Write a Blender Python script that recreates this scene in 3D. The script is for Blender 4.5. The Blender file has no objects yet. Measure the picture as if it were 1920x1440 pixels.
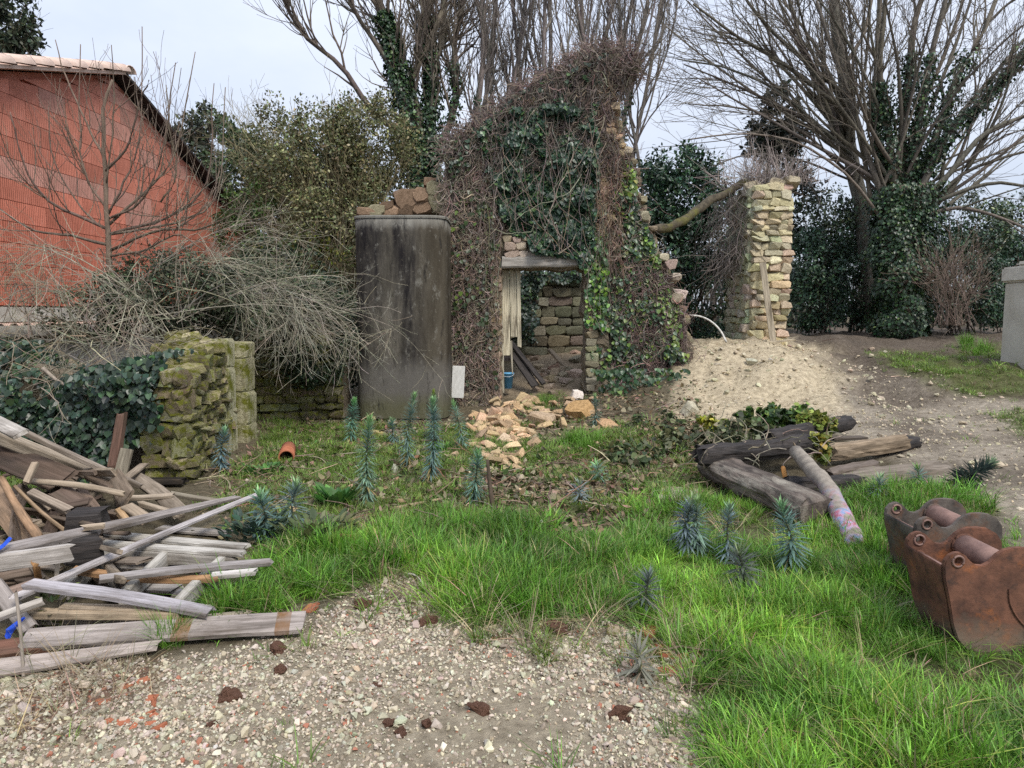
import bpy, bmesh, math, random
import numpy as np
from mathutils import Vector, Matrix

rng = np.random.default_rng(7)
random.seed(7)
SC = bpy.context.scene
COL = SC.collection

# ------------------------------------------------------------------ camera, sky, sun, exposure
F, H, PITCH = 1331.0, 1.6, math.radians(5.6)
cam_data = bpy.data.cameras.new("camera")
cam_data.sensor_width = 36.0
cam_data.lens = 36.0 * F / 1920.0
cam_data.clip_end = 2000.0
cam_data.clip_start = 0.05
cam = bpy.data.objects.new("camera", cam_data)
cam.location = (0, 0, H)
cam.rotation_euler = (math.radians(90) - PITCH, 0, 0)
COL.objects.link(cam)
SC.camera = cam

SUN_EL, SUN_AZ = math.radians(50), math.radians(148)      # azimuth clockwise from +Y
w = bpy.data.worlds.new("World")
SC.world = w
w.use_nodes = True
nt = w.node_tree
nt.nodes.clear()
wo = nt.nodes.new("ShaderNodeOutputWorld")
bg = nt.nodes.new("ShaderNodeBackground")
sky = nt.nodes.new("ShaderNodeTexSky")
sky.sky_type = 'NISHITA'
sky.sun_disc = False
sky.sun_elevation = SUN_EL
sky.sun_rotation = SUN_AZ
tcw = nt.nodes.new("ShaderNodeTexCoord")
mpw = nt.nodes.new("ShaderNodeMapping")
mpw.inputs['Scale'].default_value = (1.0, 1.0, 2.2)
nzw = nt.nodes.new("ShaderNodeTexNoise")
nzw.inputs['Scale'].default_value = 1.6
nzw.inputs['Detail'].default_value = 6
nzw.inputs['Roughness'].default_value = 0.55
crw = nt.nodes.new("ShaderNodeValToRGB")
crw.color_ramp.elements[0].position = 0.32
crw.color_ramp.elements[0].color = (4.9, 5.6, 7.1, 1)
crw.color_ramp.elements[1].position = 0.68
crw.color_ramp.elements[1].color = (7.3, 7.7, 8.7, 1)
mxw = nt.nodes.new("ShaderNodeMix")
mxw.data_type = 'RGBA'
mxw.inputs['Factor'].default_value = 0.86
nt.links.new(tcw.outputs['Generated'], mpw.inputs['Vector'])
nt.links.new(mpw.outputs['Vector'], nzw.inputs['Vector'])
nt.links.new(nzw.outputs['Fac'], crw.inputs['Fac'])
nt.links.new(sky.outputs['Color'], mxw.inputs['A'])
# overcast dome: three times brighter overhead than at the horizon
sxw = nt.nodes.new("ShaderNodeSeparateXYZ")
nt.links.new(tcw.outputs['Generated'], sxw.inputs['Vector'])
grw = nt.nodes.new("ShaderNodeMapRange")
grw.inputs['From Min'].default_value = 0.0
grw.inputs['From Max'].default_value = 1.0
grw.inputs['To Min'].default_value = 0.42
grw.inputs['To Max'].default_value = 1.0
nt.links.new(sxw.outputs['Z'], grw.inputs['Value'])
vmw = nt.nodes.new("ShaderNodeVectorMath")
vmw.operation = 'SCALE'
nt.links.new(crw.outputs['Color'], vmw.inputs[0])
nt.links.new(grw.outputs['Result'], vmw.inputs['Scale'])
nt.links.new(vmw.outputs['Vector'], mxw.inputs['B'])
nt.links.new(mxw.outputs['Result'], bg.inputs['Color'])
bg.inputs['Strength'].default_value = 0.1
nt.links.new(bg.outputs['Background'], wo.inputs['Surface'])

sd = bpy.data.lights.new("sun", 'SUN')
sd.energy = 1.5
sd.angle = math.radians(22)
sd.color = (1.0, 0.95, 0.87)
so = bpy.data.objects.new("sun", sd)
sdir = Vector((math.sin(SUN_AZ) * math.cos(SUN_EL), math.cos(SUN_AZ) * math.cos(SUN_EL), math.sin(SUN_EL)))
so.rotation_euler = sdir.to_track_quat('Z', 'Y').to_euler()
COL.objects.link(so)

SC.view_settings.view_transform = 'Standard'
SC.view_settings.look = 'None'
SC.view_settings.exposure = 1.15
SC.view_settings.gamma = 1.0
SC.view_settings.use_curve_mapping = False
SC.render.engine = 'CYCLES'
SC.cycles.max_bounces = 5
SC.cycles.diffuse_bounces = 3
SC.cycles.glossy_bounces = 2
SC.cycles.transmission_bounces = 3
SC.cycles.transparent_max_bounces = 4
SC.cycles.use_denoising = False
SC.cycles.use_adaptive_sampling = True
SC.cycles.adaptive_threshold = 0.015

# ------------------------------------------------------------------ picture <-> place
cP, sP = math.cos(PITCH), math.sin(PITCH)
CAM = np.array([0, 0, H])


def ray(px, py):
    u = (px - 960) / F
    v = (720 - py) / F
    return np.array([u, cP + v * sP, -sP + v * cP])


def P(px, py, Y):
    r = ray(px, py)
    return CAM + r * (Y / r[1])


def PZ(px, py, z):
    r = ray(px, py)
    return CAM + r * ((z - H) / r[2])


def PIX(x, y, z):
    zz = z - H
    d = y * cP - zz * sP
    d = np.where(np.abs(d) < 1e-3, 1e-3, d)
    up = y * sP + zz * cP
    return 960 + F * x / d, 720 - F * up / d


# ------------------------------------------------------------------ noise
_perm = rng.integers(0, 2 ** 31, 4096)


def _h(i, j, k):
    return (_perm[(i * 73 + _perm[(j * 151 + _perm[k & 4095]) & 4095]) & 4095] & 0xffff) / 65535.0


def vn(x, y, z=0.0):
    x, y, z = np.broadcast_arrays(np.asarray(x, float), np.asarray(y, float), np.asarray(z, float))
    i, j, k = np.floor(x).astype(np.int64), np.floor(y).astype(np.int64), np.floor(z).astype(np.int64)
    fx, fy, fz = x - i, y - j, z - k
    fx, fy, fz = [f * f * (3 - 2 * f) for f in (fx, fy, fz)]
    r = 0
    for a in (0, 1):
        for b in (0, 1):
            for c in (0, 1):
                wgt = (fx if a else 1 - fx) * (fy if b else 1 - fy) * (fz if c else 1 - fz)
                r = r + wgt * _h(i + a, j + b, k + c)
    return r * 2 - 1


def fbm(x, y, z=0.0, o=3):
    r, a = 0, 1.0
    for q in range(o):
        r = r + a * vn(np.asarray(x) * 2 ** q + 17 * q, np.asarray(y) * 2 ** q + 5 * q, np.asarray(z) * 2 ** q)
        a *= 0.5
    return r


# ------------------------------------------------------------------ ground height
_ctl = []
for X in (-8, -4, -2, 0, 2, 4, 7):
    for Y in (0.5, 2.5, 4.5):
        _ctl.append((X, Y, 0.0))
for X in (-8, -5, -3, -1, 0.5, 2):
    _ctl.append((X, 6.3, 0.0))
    if X < 1:
        _ctl.append((X, 8.6, 0.0))
for (px, py, Y) in [(690, 792, 11.0), (850, 775, 11.2), (1000, 732, 12.4), (1100, 735, 12.0), (1290, 690, 12.0), (1350, 785, 9.4),
                    (1450, 640, 13.8), (1380, 642, 13.8), (1600, 705, 12.0), (1900, 690, 11.0), (1690, 632, 19.0), (1850, 850, 7.0),
                    (1700, 950, 5.5), (1450, 950, 5.6), (1560, 650, 15.5), (1800, 645, 17.0), (1300, 850, 7.7), (1200, 790, 9.6),
                    (1100, 830, 8.6), (1500, 720, 11.2), (1600, 780, 9.4), (1450, 700, 11.6), (1900, 770, 8.8), (1040, 665, 14.4), (1250, 730, 11.0),
                    (480, 826, 8.9), (580, 790, 10.5)]:
    p = P(px, py, Y)
    _ctl.append(tuple(p))
for X, Y, Z in [(-10, 10, 0.1), (-10, 14, .2), (-6, 14, .2), (-3, 15, .3), (0, 18, .5), (4, 22, .9), (10, 20, 1.0), (12, 12, 1.0), (10, 7, .6), (8, 4, .1),
                (-12, 22, .3), (-4, 25, .4), (14, 28, 1.0), (4, 30, .8)]:
    _ctl.append((X, Y, Z))
_ctl = np.array(_ctl)


def _rbf_fit():
    n = len(_ctl)
    d = np.linalg.norm(_ctl[:, None, :2] - _ctl[None, :, :2], axis=2)
    K = d + np.eye(n) * -0.15
    A = np.block([[K, np.ones((n, 1))], [np.ones((1, n)), np.zeros((1, 1))]])
    return np.linalg.solve(A, np.concatenate([_ctl[:, 2], [0]]))


_rw = _rbf_fit()


_ridge = np.array([P(1495, 648, 14.6)[:2], P(1560, 655, 13.8)[:2], P(1640, 682, 12.6)[:2], P(1690, 715, 11.5)[:2], P(1730, 760, 10.2)[:2]])


def ht(x, y):
    x, y = np.broadcast_arrays(np.asarray(x, float), np.asarray(y, float))
    sh = x.shape
    x, y = x.ravel(), y.ravel()
    xc, yc = np.clip(x, -14, 16), np.clip(y, -2, 32)
    z = np.full(len(x), _rw[-1])
    for k in range(len(_ctl)):
        z += _rw[k] * np.hypot(xc - _ctl[k, 0], yc - _ctl[k, 1])
    fade = np.clip((y - 4.6) / 4, 0.12, 1)
    for k in range(len(_ridge) - 1):
        a, b = _ridge[k], _ridge[k + 1]
        d = b - a
        t = np.clip(((xc - a[0]) * d[0] + (yc - a[1]) * d[1]) / (d @ d), 0, 1)
        dist = np.hypot(xc - a[0] - t * d[0], yc - a[1] - t * d[1])
        if k == 0:
            dm = dist
        else:
            dm = np.minimum(dm, dist)
    z += .20 * np.exp(-(dm / .38) ** 2) * (1 + .8 * fbm(x * 2.3, y * 2.3, 31.0))
    rough = np.clip((y - 8.5) / 2, 0, 1) * np.clip((x - 1.8) / 1.0, 0, 1)
    z += .115 * rough * fbm(x * 2.6, y * 2.6, 44.0, 4)
    mc = P(1440, 690, 11.9)
    z += .24 * np.exp(-(((x - mc[0]) / 1.4) ** 2 + ((y - mc[1]) / 1.2) ** 2))
    z += 0.05 * fade * fbm(x * 1.1, y * 1.1, 3.3) + 0.012 * fbm(x * 5, y * 5, 8.1, 2)
    return z.reshape(sh)


def G(px, py):
    r = ray(px, py)
    Ys = np.concatenate([np.arange(1.2, 14, 0.03), np.arange(14, 45, 0.2)])
    pts = CAM + r[None, :] * (Ys / r[1])[:, None]
    dz = pts[:, 2] - ht(pts[:, 0], pts[:, 1])
    idx = np.argmax(dz < 0) if (dz < 0).any() else len(dz) - 1
    return pts[idx]


# ------------------------------------------------------------------ mesh plumbing
def make_mesh(name, V, faces, col=None, smooth=False, mat=None):
    me = bpy.data.meshes.new(name)
    V = np.asarray(V, np.float32)
    me.vertices.add(len(V))
    me.vertices.foreach_set("co", V.ravel())
    faces = [np.asarray(f, np.int32) for f in faces if len(f)]
    loops = np.concatenate([f.ravel() for f in faces])
    tot = np.concatenate([np.full(len(f), f.shape[1], np.int32) for f in faces])
    start = np.concatenate([[0], np.cumsum(tot)[:-1]]).astype(np.int32)
    me.loops.add(len(loops))
    me.loops.foreach_set("vertex_index", loops)
    me.polygons.add(len(tot))
    me.polygons.foreach_set("loop_start", start)
    me.polygons.foreach_set("use_smooth", np.full(len(tot), smooth))
    if col is not None:
        a = me.color_attributes.new("Col", 'FLOAT_COLOR', 'POINT')
        c = np.ones((len(V), 4), np.float32)
        c[:, :3] = col
        a.data.foreach_set("color", c.ravel())
    me.update(calc_edges=True)
    me.validate()
    if mat:
        me.materials.append(mat)
    return me


class MB:
    def __init__(self):
        self.V, self.F, self.C, self.n = [], {}, [], 0

    def add(self, V, faces, col=(1, 1, 1)):
        V = np.asarray(V, float).reshape(-1, 3)
        for f in faces:
            f = np.asarray(f, int)
            if len(f):
                self.F.setdefault(f.shape[1], []).append(f + self.n)
        c = np.asarray(col, float)
        if c.ndim == 1:
            c = np.tile(c, (len(V), 1))
        self.V.append(V)
        self.C.append(c)
        self.n += len(V)

    def mesh(self, name, mat, smooth=False):
        return make_mesh(name, np.concatenate(self.V), [np.concatenate(v) for v in self.F.values()], np.concatenate(self.C), smooth, mat)

    def obj(self, name, mat, parent=None, smooth=False):
        return link(name, self.mesh(name, mat, smooth), parent)


def link(name, me, parent=None, color=None):
    o = bpy.data.objects.new(name, me)
    COL.objects.link(o)
    if parent is not None:
        o.parent = parent
        o.matrix_parent_inverse = parent.matrix_basis.inverted()   # parts are given in world coordinates
    if color is not None:
        o.color = (*color, 1)
    return o


def tag(o, label=None, cat=None, group=None, kind=None):
    if label: o["label"] = label
    if cat: o["category"] = cat
    if group: o["group"] = group
    if kind: o["kind"] = kind
    return o


def empty(name, loc, label=None, cat=None, group=None):
    o = bpy.data.objects.new(name, None)
    o.location = loc
    o.empty_display_size = 0.1
    COL.objects.link(o)
    return tag(o, label, cat, group)


def nrm(v):
    return v / np.maximum(np.linalg.norm(v, axis=-1, keepdims=True), 1e-9)


def tubes(mb, paths, radii, sides=4, col=(1, 1, 1), cap=False):
    """paths (N,K,3), radii (N,K): many tubes at once"""
    paths = np.asarray(paths, float)
    radii = np.asarray(radii, float)
    N, K, _ = paths.shape
    tan = nrm(np.gradient(paths, axis=1))
    ref = np.where(np.abs(tan[..., 2:3]) > 0.85, np.array([1.0, 0.1, 0]), np.array([0, 0, 1.0]))
    a = nrm(np.cross(tan, ref))
    b = np.cross(tan, a)
    th = np.arange(sides) * 2 * np.pi / sides
    V = paths[:, :, None, :] + radii[:, :, None, None] * (np.cos(th)[None, None, :, None] * a[:, :, None, :] + np.sin(th)[None, None, :, None] * b[:, :, None, :])
    idx = np.arange(N * K * sides).reshape(N, K, sides)
    nx = np.roll(idx, -1, axis=2)
    Q = np.stack([idx[:, :-1], nx[:, :-1], nx[:, 1:], idx[:, 1:]], -1).reshape(-1, 4)
    c = np.asarray(col, float)
    if c.ndim == 2:
        c = np.repeat(c, K * sides, axis=0)
    fs = [Q]
    if cap:
        fs.append(idx[:, -1, :].reshape(-1, sides))
        fs.append(idx[:, 0, ::-1].reshape(-1, sides))
    mb.add(V.reshape(-1, 3), fs, c)


LEAF_IVY = (np.array([[0, 0, 0], [.12, .46, .05], [.62, .36, .02], [1, 0, -.06], [.62, -.36, .02], [.12, -.46, .05]]), [np.array([[0, 3, 2, 1], [0, 5, 4, 3]])])
LEAF_OVAL = (np.array([[0, 0, 0], [.35, .26, .05], [.72, .2, .03], [1, 0, -.05], [.72, -.2, .03], [.35, -.26, .05]]), [np.array([[0, 3, 2, 1], [0, 5, 4, 3]])])
LEAF_LANCE = (np.array([[0, .022, 0], [.5, .064, .03], [1, 0, -.02], [.5, -.064, .03], [0, -.022, 0]]), [np.array([[0, 4, 3, 1]]), np.array([[1, 3, 2]])])
LEAF_SMALL = (np.array([[0, 0, 0], [.5, .28, .03], [1, 0, 0], [.5, -.28, .03]]), [np.array([[0, 3, 2, 1]])])


def leaves(mb, pos, d, n, size, shape, cols):
    pos = np.asarray(pos, float)
    d = nrm(np.asarray(d, float))
    s = nrm(np.cross(n, d))
    n = np.cross(d, s)
    sv, fc = shape
    size = np.broadcast_to(np.asarray(size, float), (len(pos),))
    V = pos[:, None, :] + size[:, None, None] * (sv[None, :, 0:1] * d[:, None] + sv[None, :, 1:2] * s[:, None] + sv[None, :, 2:3] * n[:, None])
    k = len(sv)
    off = (np.arange(len(pos)) * k)[:, None, None]
    fs = [(f[None] + off).reshape(-1, f.shape[1]) for f in fc]
    c = np.asarray(cols, float)
    if c.ndim == 2:
        c = np.repeat(c, k, axis=0)
    mb.add(V.reshape(-1, 3), fs, c)


def cvar(base, n, var=.25, alt=None, p=.2):
    base = np.tile(np.asarray(base, float), (n, 1))
    if alt is not None:
        m = rng.random(n) < p
        base[m] = alt
    return np.clip(base * np.exp(rng.normal(0, var, (n, 1))) * np.exp(rng.normal(0, var * .25, (n, 3))), 0, 1)


def rdir(n):
    return nrm(rng.normal(size=(n, 3)))


def resample(pts, K):
    pts = np.asarray(pts, float)
    n = len(pts)
    e = np.vstack([2 * pts[0] - pts[1], pts, 2 * pts[-1] - pts[-2]])
    t = np.linspace(0, n - 1 - 1e-6, K)
    i = t.astype(int)
    f = (t - i)[:, None]
    p0, p1, p2, p3 = e[i], e[i + 1], e[i + 2], e[i + 3]
    return 0.5 * (2 * p1 + (p2 - p0) * f + (2 * p0 - 5 * p1 + 4 * p2 - p3) * f ** 2 + (3 * p1 - p0 - 3 * p2 + p3) * f ** 3)


def grow(paths, radii, n, t=(.2, 1), L=(.5, 1.5), ang=(.4, .9), up=.3, K=5, wob=.15, rs=.5, r1=.004, rmax=1.0, side=None):
    """n children spread over the parent paths"""
    N, Kp, _ = paths.shape
    ln = np.linalg.norm(paths[:, -1] - paths[:, 0], axis=1) + 1e-6
    pi = rng.choice(N, n, p=ln / ln.sum())
    tt = rng.uniform(t[0], t[1], n) * (Kp - 1.001)
    i = tt.astype(int)
    f = (tt - i)[:, None]
    p = paths[pi, i] * (1 - f) + paths[pi, i + 1] * f
    rp = radii[pi, i] * (1 - f[:, 0]) + radii[pi, i + 1] * f[:, 0]
    tan = nrm(paths[pi, i + 1] - paths[pi, i])
    perp = nrm(np.cross(tan, rdir(n)))
    a = rng.uniform(ang[0], ang[1], n)[:, None]
    d = tan * np.cos(a) + perp * np.sin(a)
    if side is not None:
        d = nrm(d + np.asarray(side))
    l = rng.uniform(L[0], L[1], n)[:, None] / (K - 1)
    out = [p]
    for q in range(K - 1):
        d = nrm(d + np.array([0, 0, up]) + rng.normal(0, wob, (n, 3)))
        p = p + d * l
        out.append(p)
    out = np.stack(out, 1)
    r0 = np.minimum(rp * rs, rmax)
    r0 = np.maximum(r0, r1)
    rr = r0[:, None] * (1 - np.linspace(0, 1, K))[None] + r1 * np.linspace(0, 1, K)[None]
    return out, rr


# ------------------------------------------------------------------ materials
def mat(name, c1, c2, scale=8, stretch=(1, 1, 1), rough=.85, bump=.3, bscale=None, bdist=.01, src=None, spec=.3, metal=0, detail=6,
        c3=None, s3=2.0, t3=(.5, .62), st3=(1, 1, 1), wave=None, trans=0, vcol=False):
    """two-tone noise; src: None | 'Col' | 'obj' | 'inst' multiplies a colour; c3: a third patchy colour"""
    m = bpy.data.materials.new(name)
    m.use_nodes = True
    t = m.node_tree
    N = t.nodes
    N.clear()
    out = N.new("ShaderNodeOutputMaterial")
    bs = N.new("ShaderNodeBsdfPrincipled")
    bs.inputs['Roughness'].default_value = rough
    bs.inputs['Specular IOR Level'].default_value = spec
    bs.inputs['Metallic'].default_value = metal
    tc = N.new("ShaderNodeTexCoord")
    mp = N.new("ShaderNodeMapping")
    mp.inputs['Scale'].default_value = stretch
    t.links.new(tc.outputs['Object'], mp.inputs['Vector'])
    nz = N.new("ShaderNodeTexNoise")
    nz.inputs['Scale'].default_value = scale
    nz.inputs['Detail'].default_value = detail
    nz.inputs['Roughness'].default_value = .62
    t.links.new(mp.outputs['Vector'], nz.inputs['Vector'])
    cr = N.new("ShaderNodeValToRGB")
    cr.color_ramp.elements[0].position = .33
    cr.color_ramp.elements[1].position = .67
    cr.color_ramp.elements[0].color = (*c1, 1)
    cr.color_ramp.elements[1].color = (*c2, 1)
    t.links.new(nz.outputs['Fac'], cr.inputs['Fac'])
    c = cr.outputs['Color']

    def mix(A, B, fac, mode='MIX'):
        x = N.new("ShaderNodeMix")
        x.data_type = 'RGBA'
        x.blend_type = mode
        for s, val in (('A', A), ('B', B)):
            if isinstance(val, tuple): x.inputs[s].default_value = val
            else: t.links.new(val, x.inputs[s])
        if isinstance(fac, (int, float)): x.inputs['Factor'].default_value = fac
        else: t.links.new(fac, x.inputs['Factor'])
        return x.outputs['Result']

    if src:
        if src == 'obj':
            s = N.new("ShaderNodeObjectInfo").outputs['Color']
        else:
            at = N.new("ShaderNodeAttribute")
            at.attribute_name = 'Col' if src == 'Col' else 'icol'
            at.attribute_type = 'GEOMETRY' if src == 'Col' else 'INSTANCER'
            s = at.outputs['Color']
        c = mix(c, s, 1.0, 'MULTIPLY')
    if vcol:
        at2 = N.new("ShaderNodeAttribute")
        at2.attribute_name = 'Col'
        c = mix(c, at2.outputs['Color'], 1.0, 'MULTIPLY')
    if c3 is not None:
        mp3 = N.new("ShaderNodeMapping")
        mp3.inputs['Scale'].default_value = st3
        t.links.new(tc.outputs['Object'], mp3.inputs['Vector'])
        n3 = N.new("ShaderNodeTexNoise")
        n3.inputs['Scale'].default_value = s3
        n3.inputs['Detail'].default_value = 8
        n3.inputs['Roughness'].default_value = .7
        t.links.new(mp3.outputs['Vector'], n3.inputs['Vector'])
        r3 = N.new("ShaderNodeMapRange")
        r3.inputs['From Min'].default_value = t3[0]
        r3.inputs['From Max'].default_value = t3[1]
        t.links.new(n3.outputs['Fac'], r3.inputs['Value'])
        c = mix(c, (*c3, 1), r3.outputs['Result'])
    t.links.new(c, bs.inputs['Base Color'])
    hsrc = None
    if wave:
        sep = N.new("ShaderNodeSeparateXYZ")
        t.links.new(tc.outputs['Object'], sep.inputs['Vector'])
        ma = N.new("ShaderNodeMath"); ma.operation = 'MULTIPLY'; ma.inputs[1].default_value = wave
        t.links.new(sep.outputs['X'], ma.inputs[0])
        ms = N.new("ShaderNodeMath"); ms.operation = 'SINE'
        t.links.new(ma.outputs[0], ms.inputs[0])
        hsrc = ms.outputs[0]
    elif bump:
        nb = N.new("ShaderNodeTexNoise")
        nb.inputs['Scale'].default_value = bscale or scale * 2
        nb.inputs['Detail'].default_value = 8
        nb.inputs['Roughness'].default_value = .7
        t.links.new(mp.outputs['Vector'], nb.inputs['Vector'])
        hsrc = nb.outputs['Fac']
    if hsrc is not None:
        b = N.new("ShaderNodeBump")
        b.inputs['Strength'].default_value = bump
        b.inputs['Distance'].default_value = bdist
        t.links.new(hsrc, b.inputs['Height'])
        t.links.new(b.outputs['Normal'], bs.inputs['Normal'])
    if trans:
        tr = N.new("ShaderNodeBsdfTranslucent")
        t.links.new(c, tr.inputs['Color'])
        mx = N.new("ShaderNodeMixShader")
        mx.inputs[0].default_value = trans
        t.links.new(bs.outputs[0], mx.inputs[1])
        t.links.new(tr.outputs[0], mx.inputs[2])
        t.links.new(mx.outputs[0], out.inputs['Surface'])
    else:
        t.links.new(bs.outputs[0], out.inputs['Surface'])
    return m


W1 = (1, 1, 1)
M_ground = mat("ground", (.62, .6, .58), (1.25, 1.25, 1.25), 14, rough=.95, bump=.9, bscale=30, bdist=.03, src='Col', spec=.15, detail=10)
M_leaf = mat("leaf", (.75, .75, .75), (1.2, 1.2, 1.2), 9, rough=.5, bump=0, src='Col', spec=.35, trans=.25)
M_ivy = mat("ivy_leaf", (.75, .75, .75), (1.2, 1.2, 1.2), 9, rough=.38, bump=0, src='Col', spec=.5, trans=.12)
M_bark = mat("bark", (.6, .6, .6), (1.25, 1.25, 1.25), 18, stretch=(1, 1, .3), rough=.95, bump=.6, bdist=.02, src='Col', spec=.15)
M_wood = mat("weathered_wood", (.55, .54, .52), (1.2, 1.2, 1.2), 9, stretch=(.35, 6, 6), rough=.85, bump=.7, bscale=16, bdist=.006, src='obj', spec=.1,
             c3=(.06, .048, .036), s3=3.0, t3=(.50, .74), st3=(.5, 3, 3))
M_stone = mat("stone", (.62, .6, .55), (1.2, 1.2, 1.2), 7, rough=.93, bump=.8, bscale=22, bdist=.02, src='obj', spec=.15)
M_moss = mat("mossy_stone", (.60, .58, .52), (1.15, 1.15, 1.1), 6, rough=.95, bump=.9, bscale=20, bdist=.025, src='obj', spec=.12,
             c3=(.15, .155, .02), s3=2.6, t3=(.45, .60))
M_block = mat("terracotta_block", (.72, .68, .66), (1.12, 1.1, 1.1), 3.0, stretch=(1.5, 1, .8), rough=.9, bump=.34, bdist=.012, src='obj', spec=.1, wave=170.0,
              c3=(.50, .27, .21), s3=1.4, t3=(.55, .80), st3=(3, 1, 1.4))
M_mortar = mat("mortar", (.44, .15, .095), (.50, .21, .15), 5, bump=.4)
M_tile = mat("roof_tile", (.54, .37, .29), (.72, .55, .45), 6, rough=.9, bump=.4, src=None)
M_conc = mat("stained_concrete", (.05, .045, .037), (.15, .135, .11), 2.2, stretch=(2.6, 2.6, .6), rough=1.0, bump=.7, bscale=30, bdist=.012, spec=.03,
             c3=(.020, .018, .019), s3=1.1, t3=(.40, .58), st3=(2.2, 2.2, .3), detail=10)
M_concl = mat("pale_concrete", (.42, .39, .34), (.6, .57, .5), 4, rough=.9, bump=.4, bscale=40, bdist=.006, c3=(.16, .15, .12), s3=2.5, t3=(.58, .8))
M_plaster = mat("render_plaster", (.42, .39, .33), (.54, .51, .45), 2.5, rough=.9, bump=.25, bscale=60, bdist=.004)
M_rust = mat("rusty_steel", (.065, .035, .026), (.20, .092, .058), 9, rough=.9, bump=.8, bscale=35, bdist=.006, spec=.2, c3=(.36, .115, .03), s3=4.0, t3=(.56, .72), metal=.0, detail=12)
M_steel = mat("dark_worn_steel", (.045, .038, .034), (.15, .125, .105), 9, rough=.75, bump=.8, bscale=35, bdist=.005, spec=.3, c3=(.16, .07, .035), s3=4.0, t3=(.52, .68), metal=.0, detail=12)
M_tube = mat("worn_tube", (.13, .07, .055), (.27, .16, .125), 12, rough=.6, bump=.5, bscale=60, bdist=.002, spec=.5, c3=(.3, .09, .03), s3=4, t3=(.6, .75))
M_char = mat("charred_wood", (.012, .011, .011), (.06, .05, .045), 7, stretch=(.5, 5, 5), rough=.75, bump=.9, bscale=18, bdist=.012, spec=.3)
M_blue = mat("blue_plastic", (.10, .33, .56), (.14, .40, .64), 4, rough=.45, bump=0, spec=.5)
M_strap = mat("blue_strap", (.015, .06, .42), (.03, .10, .6), 30, rough=.6, bump=0)
M_pebble = mat("pebble", (.7, .7, .7), (1.15, 1.15, 1.15), 30, rough=.9, bump=.4, bscale=60, bdist=.004, src='inst', spec=.2)
M_grass = mat("grass_blade", (.85, .85, .85), (1.15, 1.15, 1.15), 6, rough=.45, bump=0, src='inst', spec=.4, trans=.3, vcol=True)
M_dry = mat("dry_litter", (.7, .7, .7), (1.2, 1.2, 1.2), 20, rough=.9, bump=0, src='inst', spec=.15, trans=.1)
M_clod = mat("brown_clod", (.10, .055, .037), (.29, .155, .105), 25, rough=.95, bump=1.0, bscale=40, bdist=.02, spec=.1)
M_black = mat("dark_hollow", (.008, .007, .006), (.015, .013, .011), 5, bump=0, rough=1)
M_tiles = mat("terracotta_shard", (.27, .085, .04), (.44, .16, .085), 12, rough=.85, bump=.4)
M_paint = mat("painted_bark", (.20, .17, .14), (.34, .30, .26), 14, stretch=(.4, 1, 1), rough=.85, bump=.6, bscale=30, bdist=.01, c3=None)
M_white = mat("flaking_white", (.55, .54, .50), (.72, .71, .67), 7, rough=.8, bump=.2)


def stain(m, axis, a, b, color, amt=.8, nscale=3.0, k=.6, nst=(1, 1, 1)):
    """a weathering patch of its own shape: grows from a to b along an object axis, edge broken by noise"""
    t = m.node_tree
    N = t.nodes
    bs = next(n for n in N if n.type == 'BSDF_PRINCIPLED')
    old = bs.inputs['Base Color'].links[0].from_socket
    tc = next(n for n in N if n.type == 'TEX_COORD')
    sep = N.new("ShaderNodeSeparateXYZ")
    t.links.new(tc.outputs['Object'], sep.inputs['Vector'])
    mp = N.new("ShaderNodeMapping"); mp.inputs['Scale'].default_value = nst
    t.links.new(tc.outputs['Object'], mp.inputs['Vector'])
    nz = N.new("ShaderNodeTexNoise"); nz.inputs['Scale'].default_value = nscale; nz.inputs['Detail'].default_value = 8; nz.inputs['Roughness'].default_value = .65
    t.links.new(mp.outputs['Vector'], nz.inputs['Vector'])
    ma = N.new("ShaderNodeMath"); ma.operation = 'MULTIPLY_ADD'
    t.links.new(nz.outputs['Fac'], ma.inputs[0]); ma.inputs[1].default_value = k
    t.links.new(sep.outputs[axis], ma.inputs[2])
    mr = N.new("ShaderNodeMapRange")
    mr.inputs['From Min'].default_value = a + k * .5
    mr.inputs['From Max'].default_value = b + k * .5
    mr.inputs['To Max'].default_value = amt
    t.links.new(ma.outputs[0], mr.inputs['Value'])
    mx = N.new("ShaderNodeMix"); mx.data_type = 'RGBA'
    t.links.new(mr.outputs['Result'], mx.inputs['Factor'])
    t.links.new(old, mx.inputs['A']); mx.inputs['B'].default_value = (*color, 1)
    t.links.new(mx.outputs['Result'], bs.inputs['Base Color'])


stain(M_conc, 'X', -1.5, -1.2, (.075, .062, .042), .6, 2.5, .5, (2, 2, .3))      # olive-brown streaks on the right part
stain(M_conc, 'Z', 1.0, .70, (.15, .14, .125), .7, 3.5, .5, (1.5, 1.5, .8))     # paler worn lower third
stain(M_conc, 'Z', .45, .2, (.095, .095, .045), .7, 4, .3)                        # algae at the foot
stain(M_conc, 'Z', 2.85, 3.05, (.26, .25, .22), .8, 4, .35, (2, 2, .5))           # bleached under the rim
M_band = M_wood.copy()
M_band.name = "banded_wood"


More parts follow.
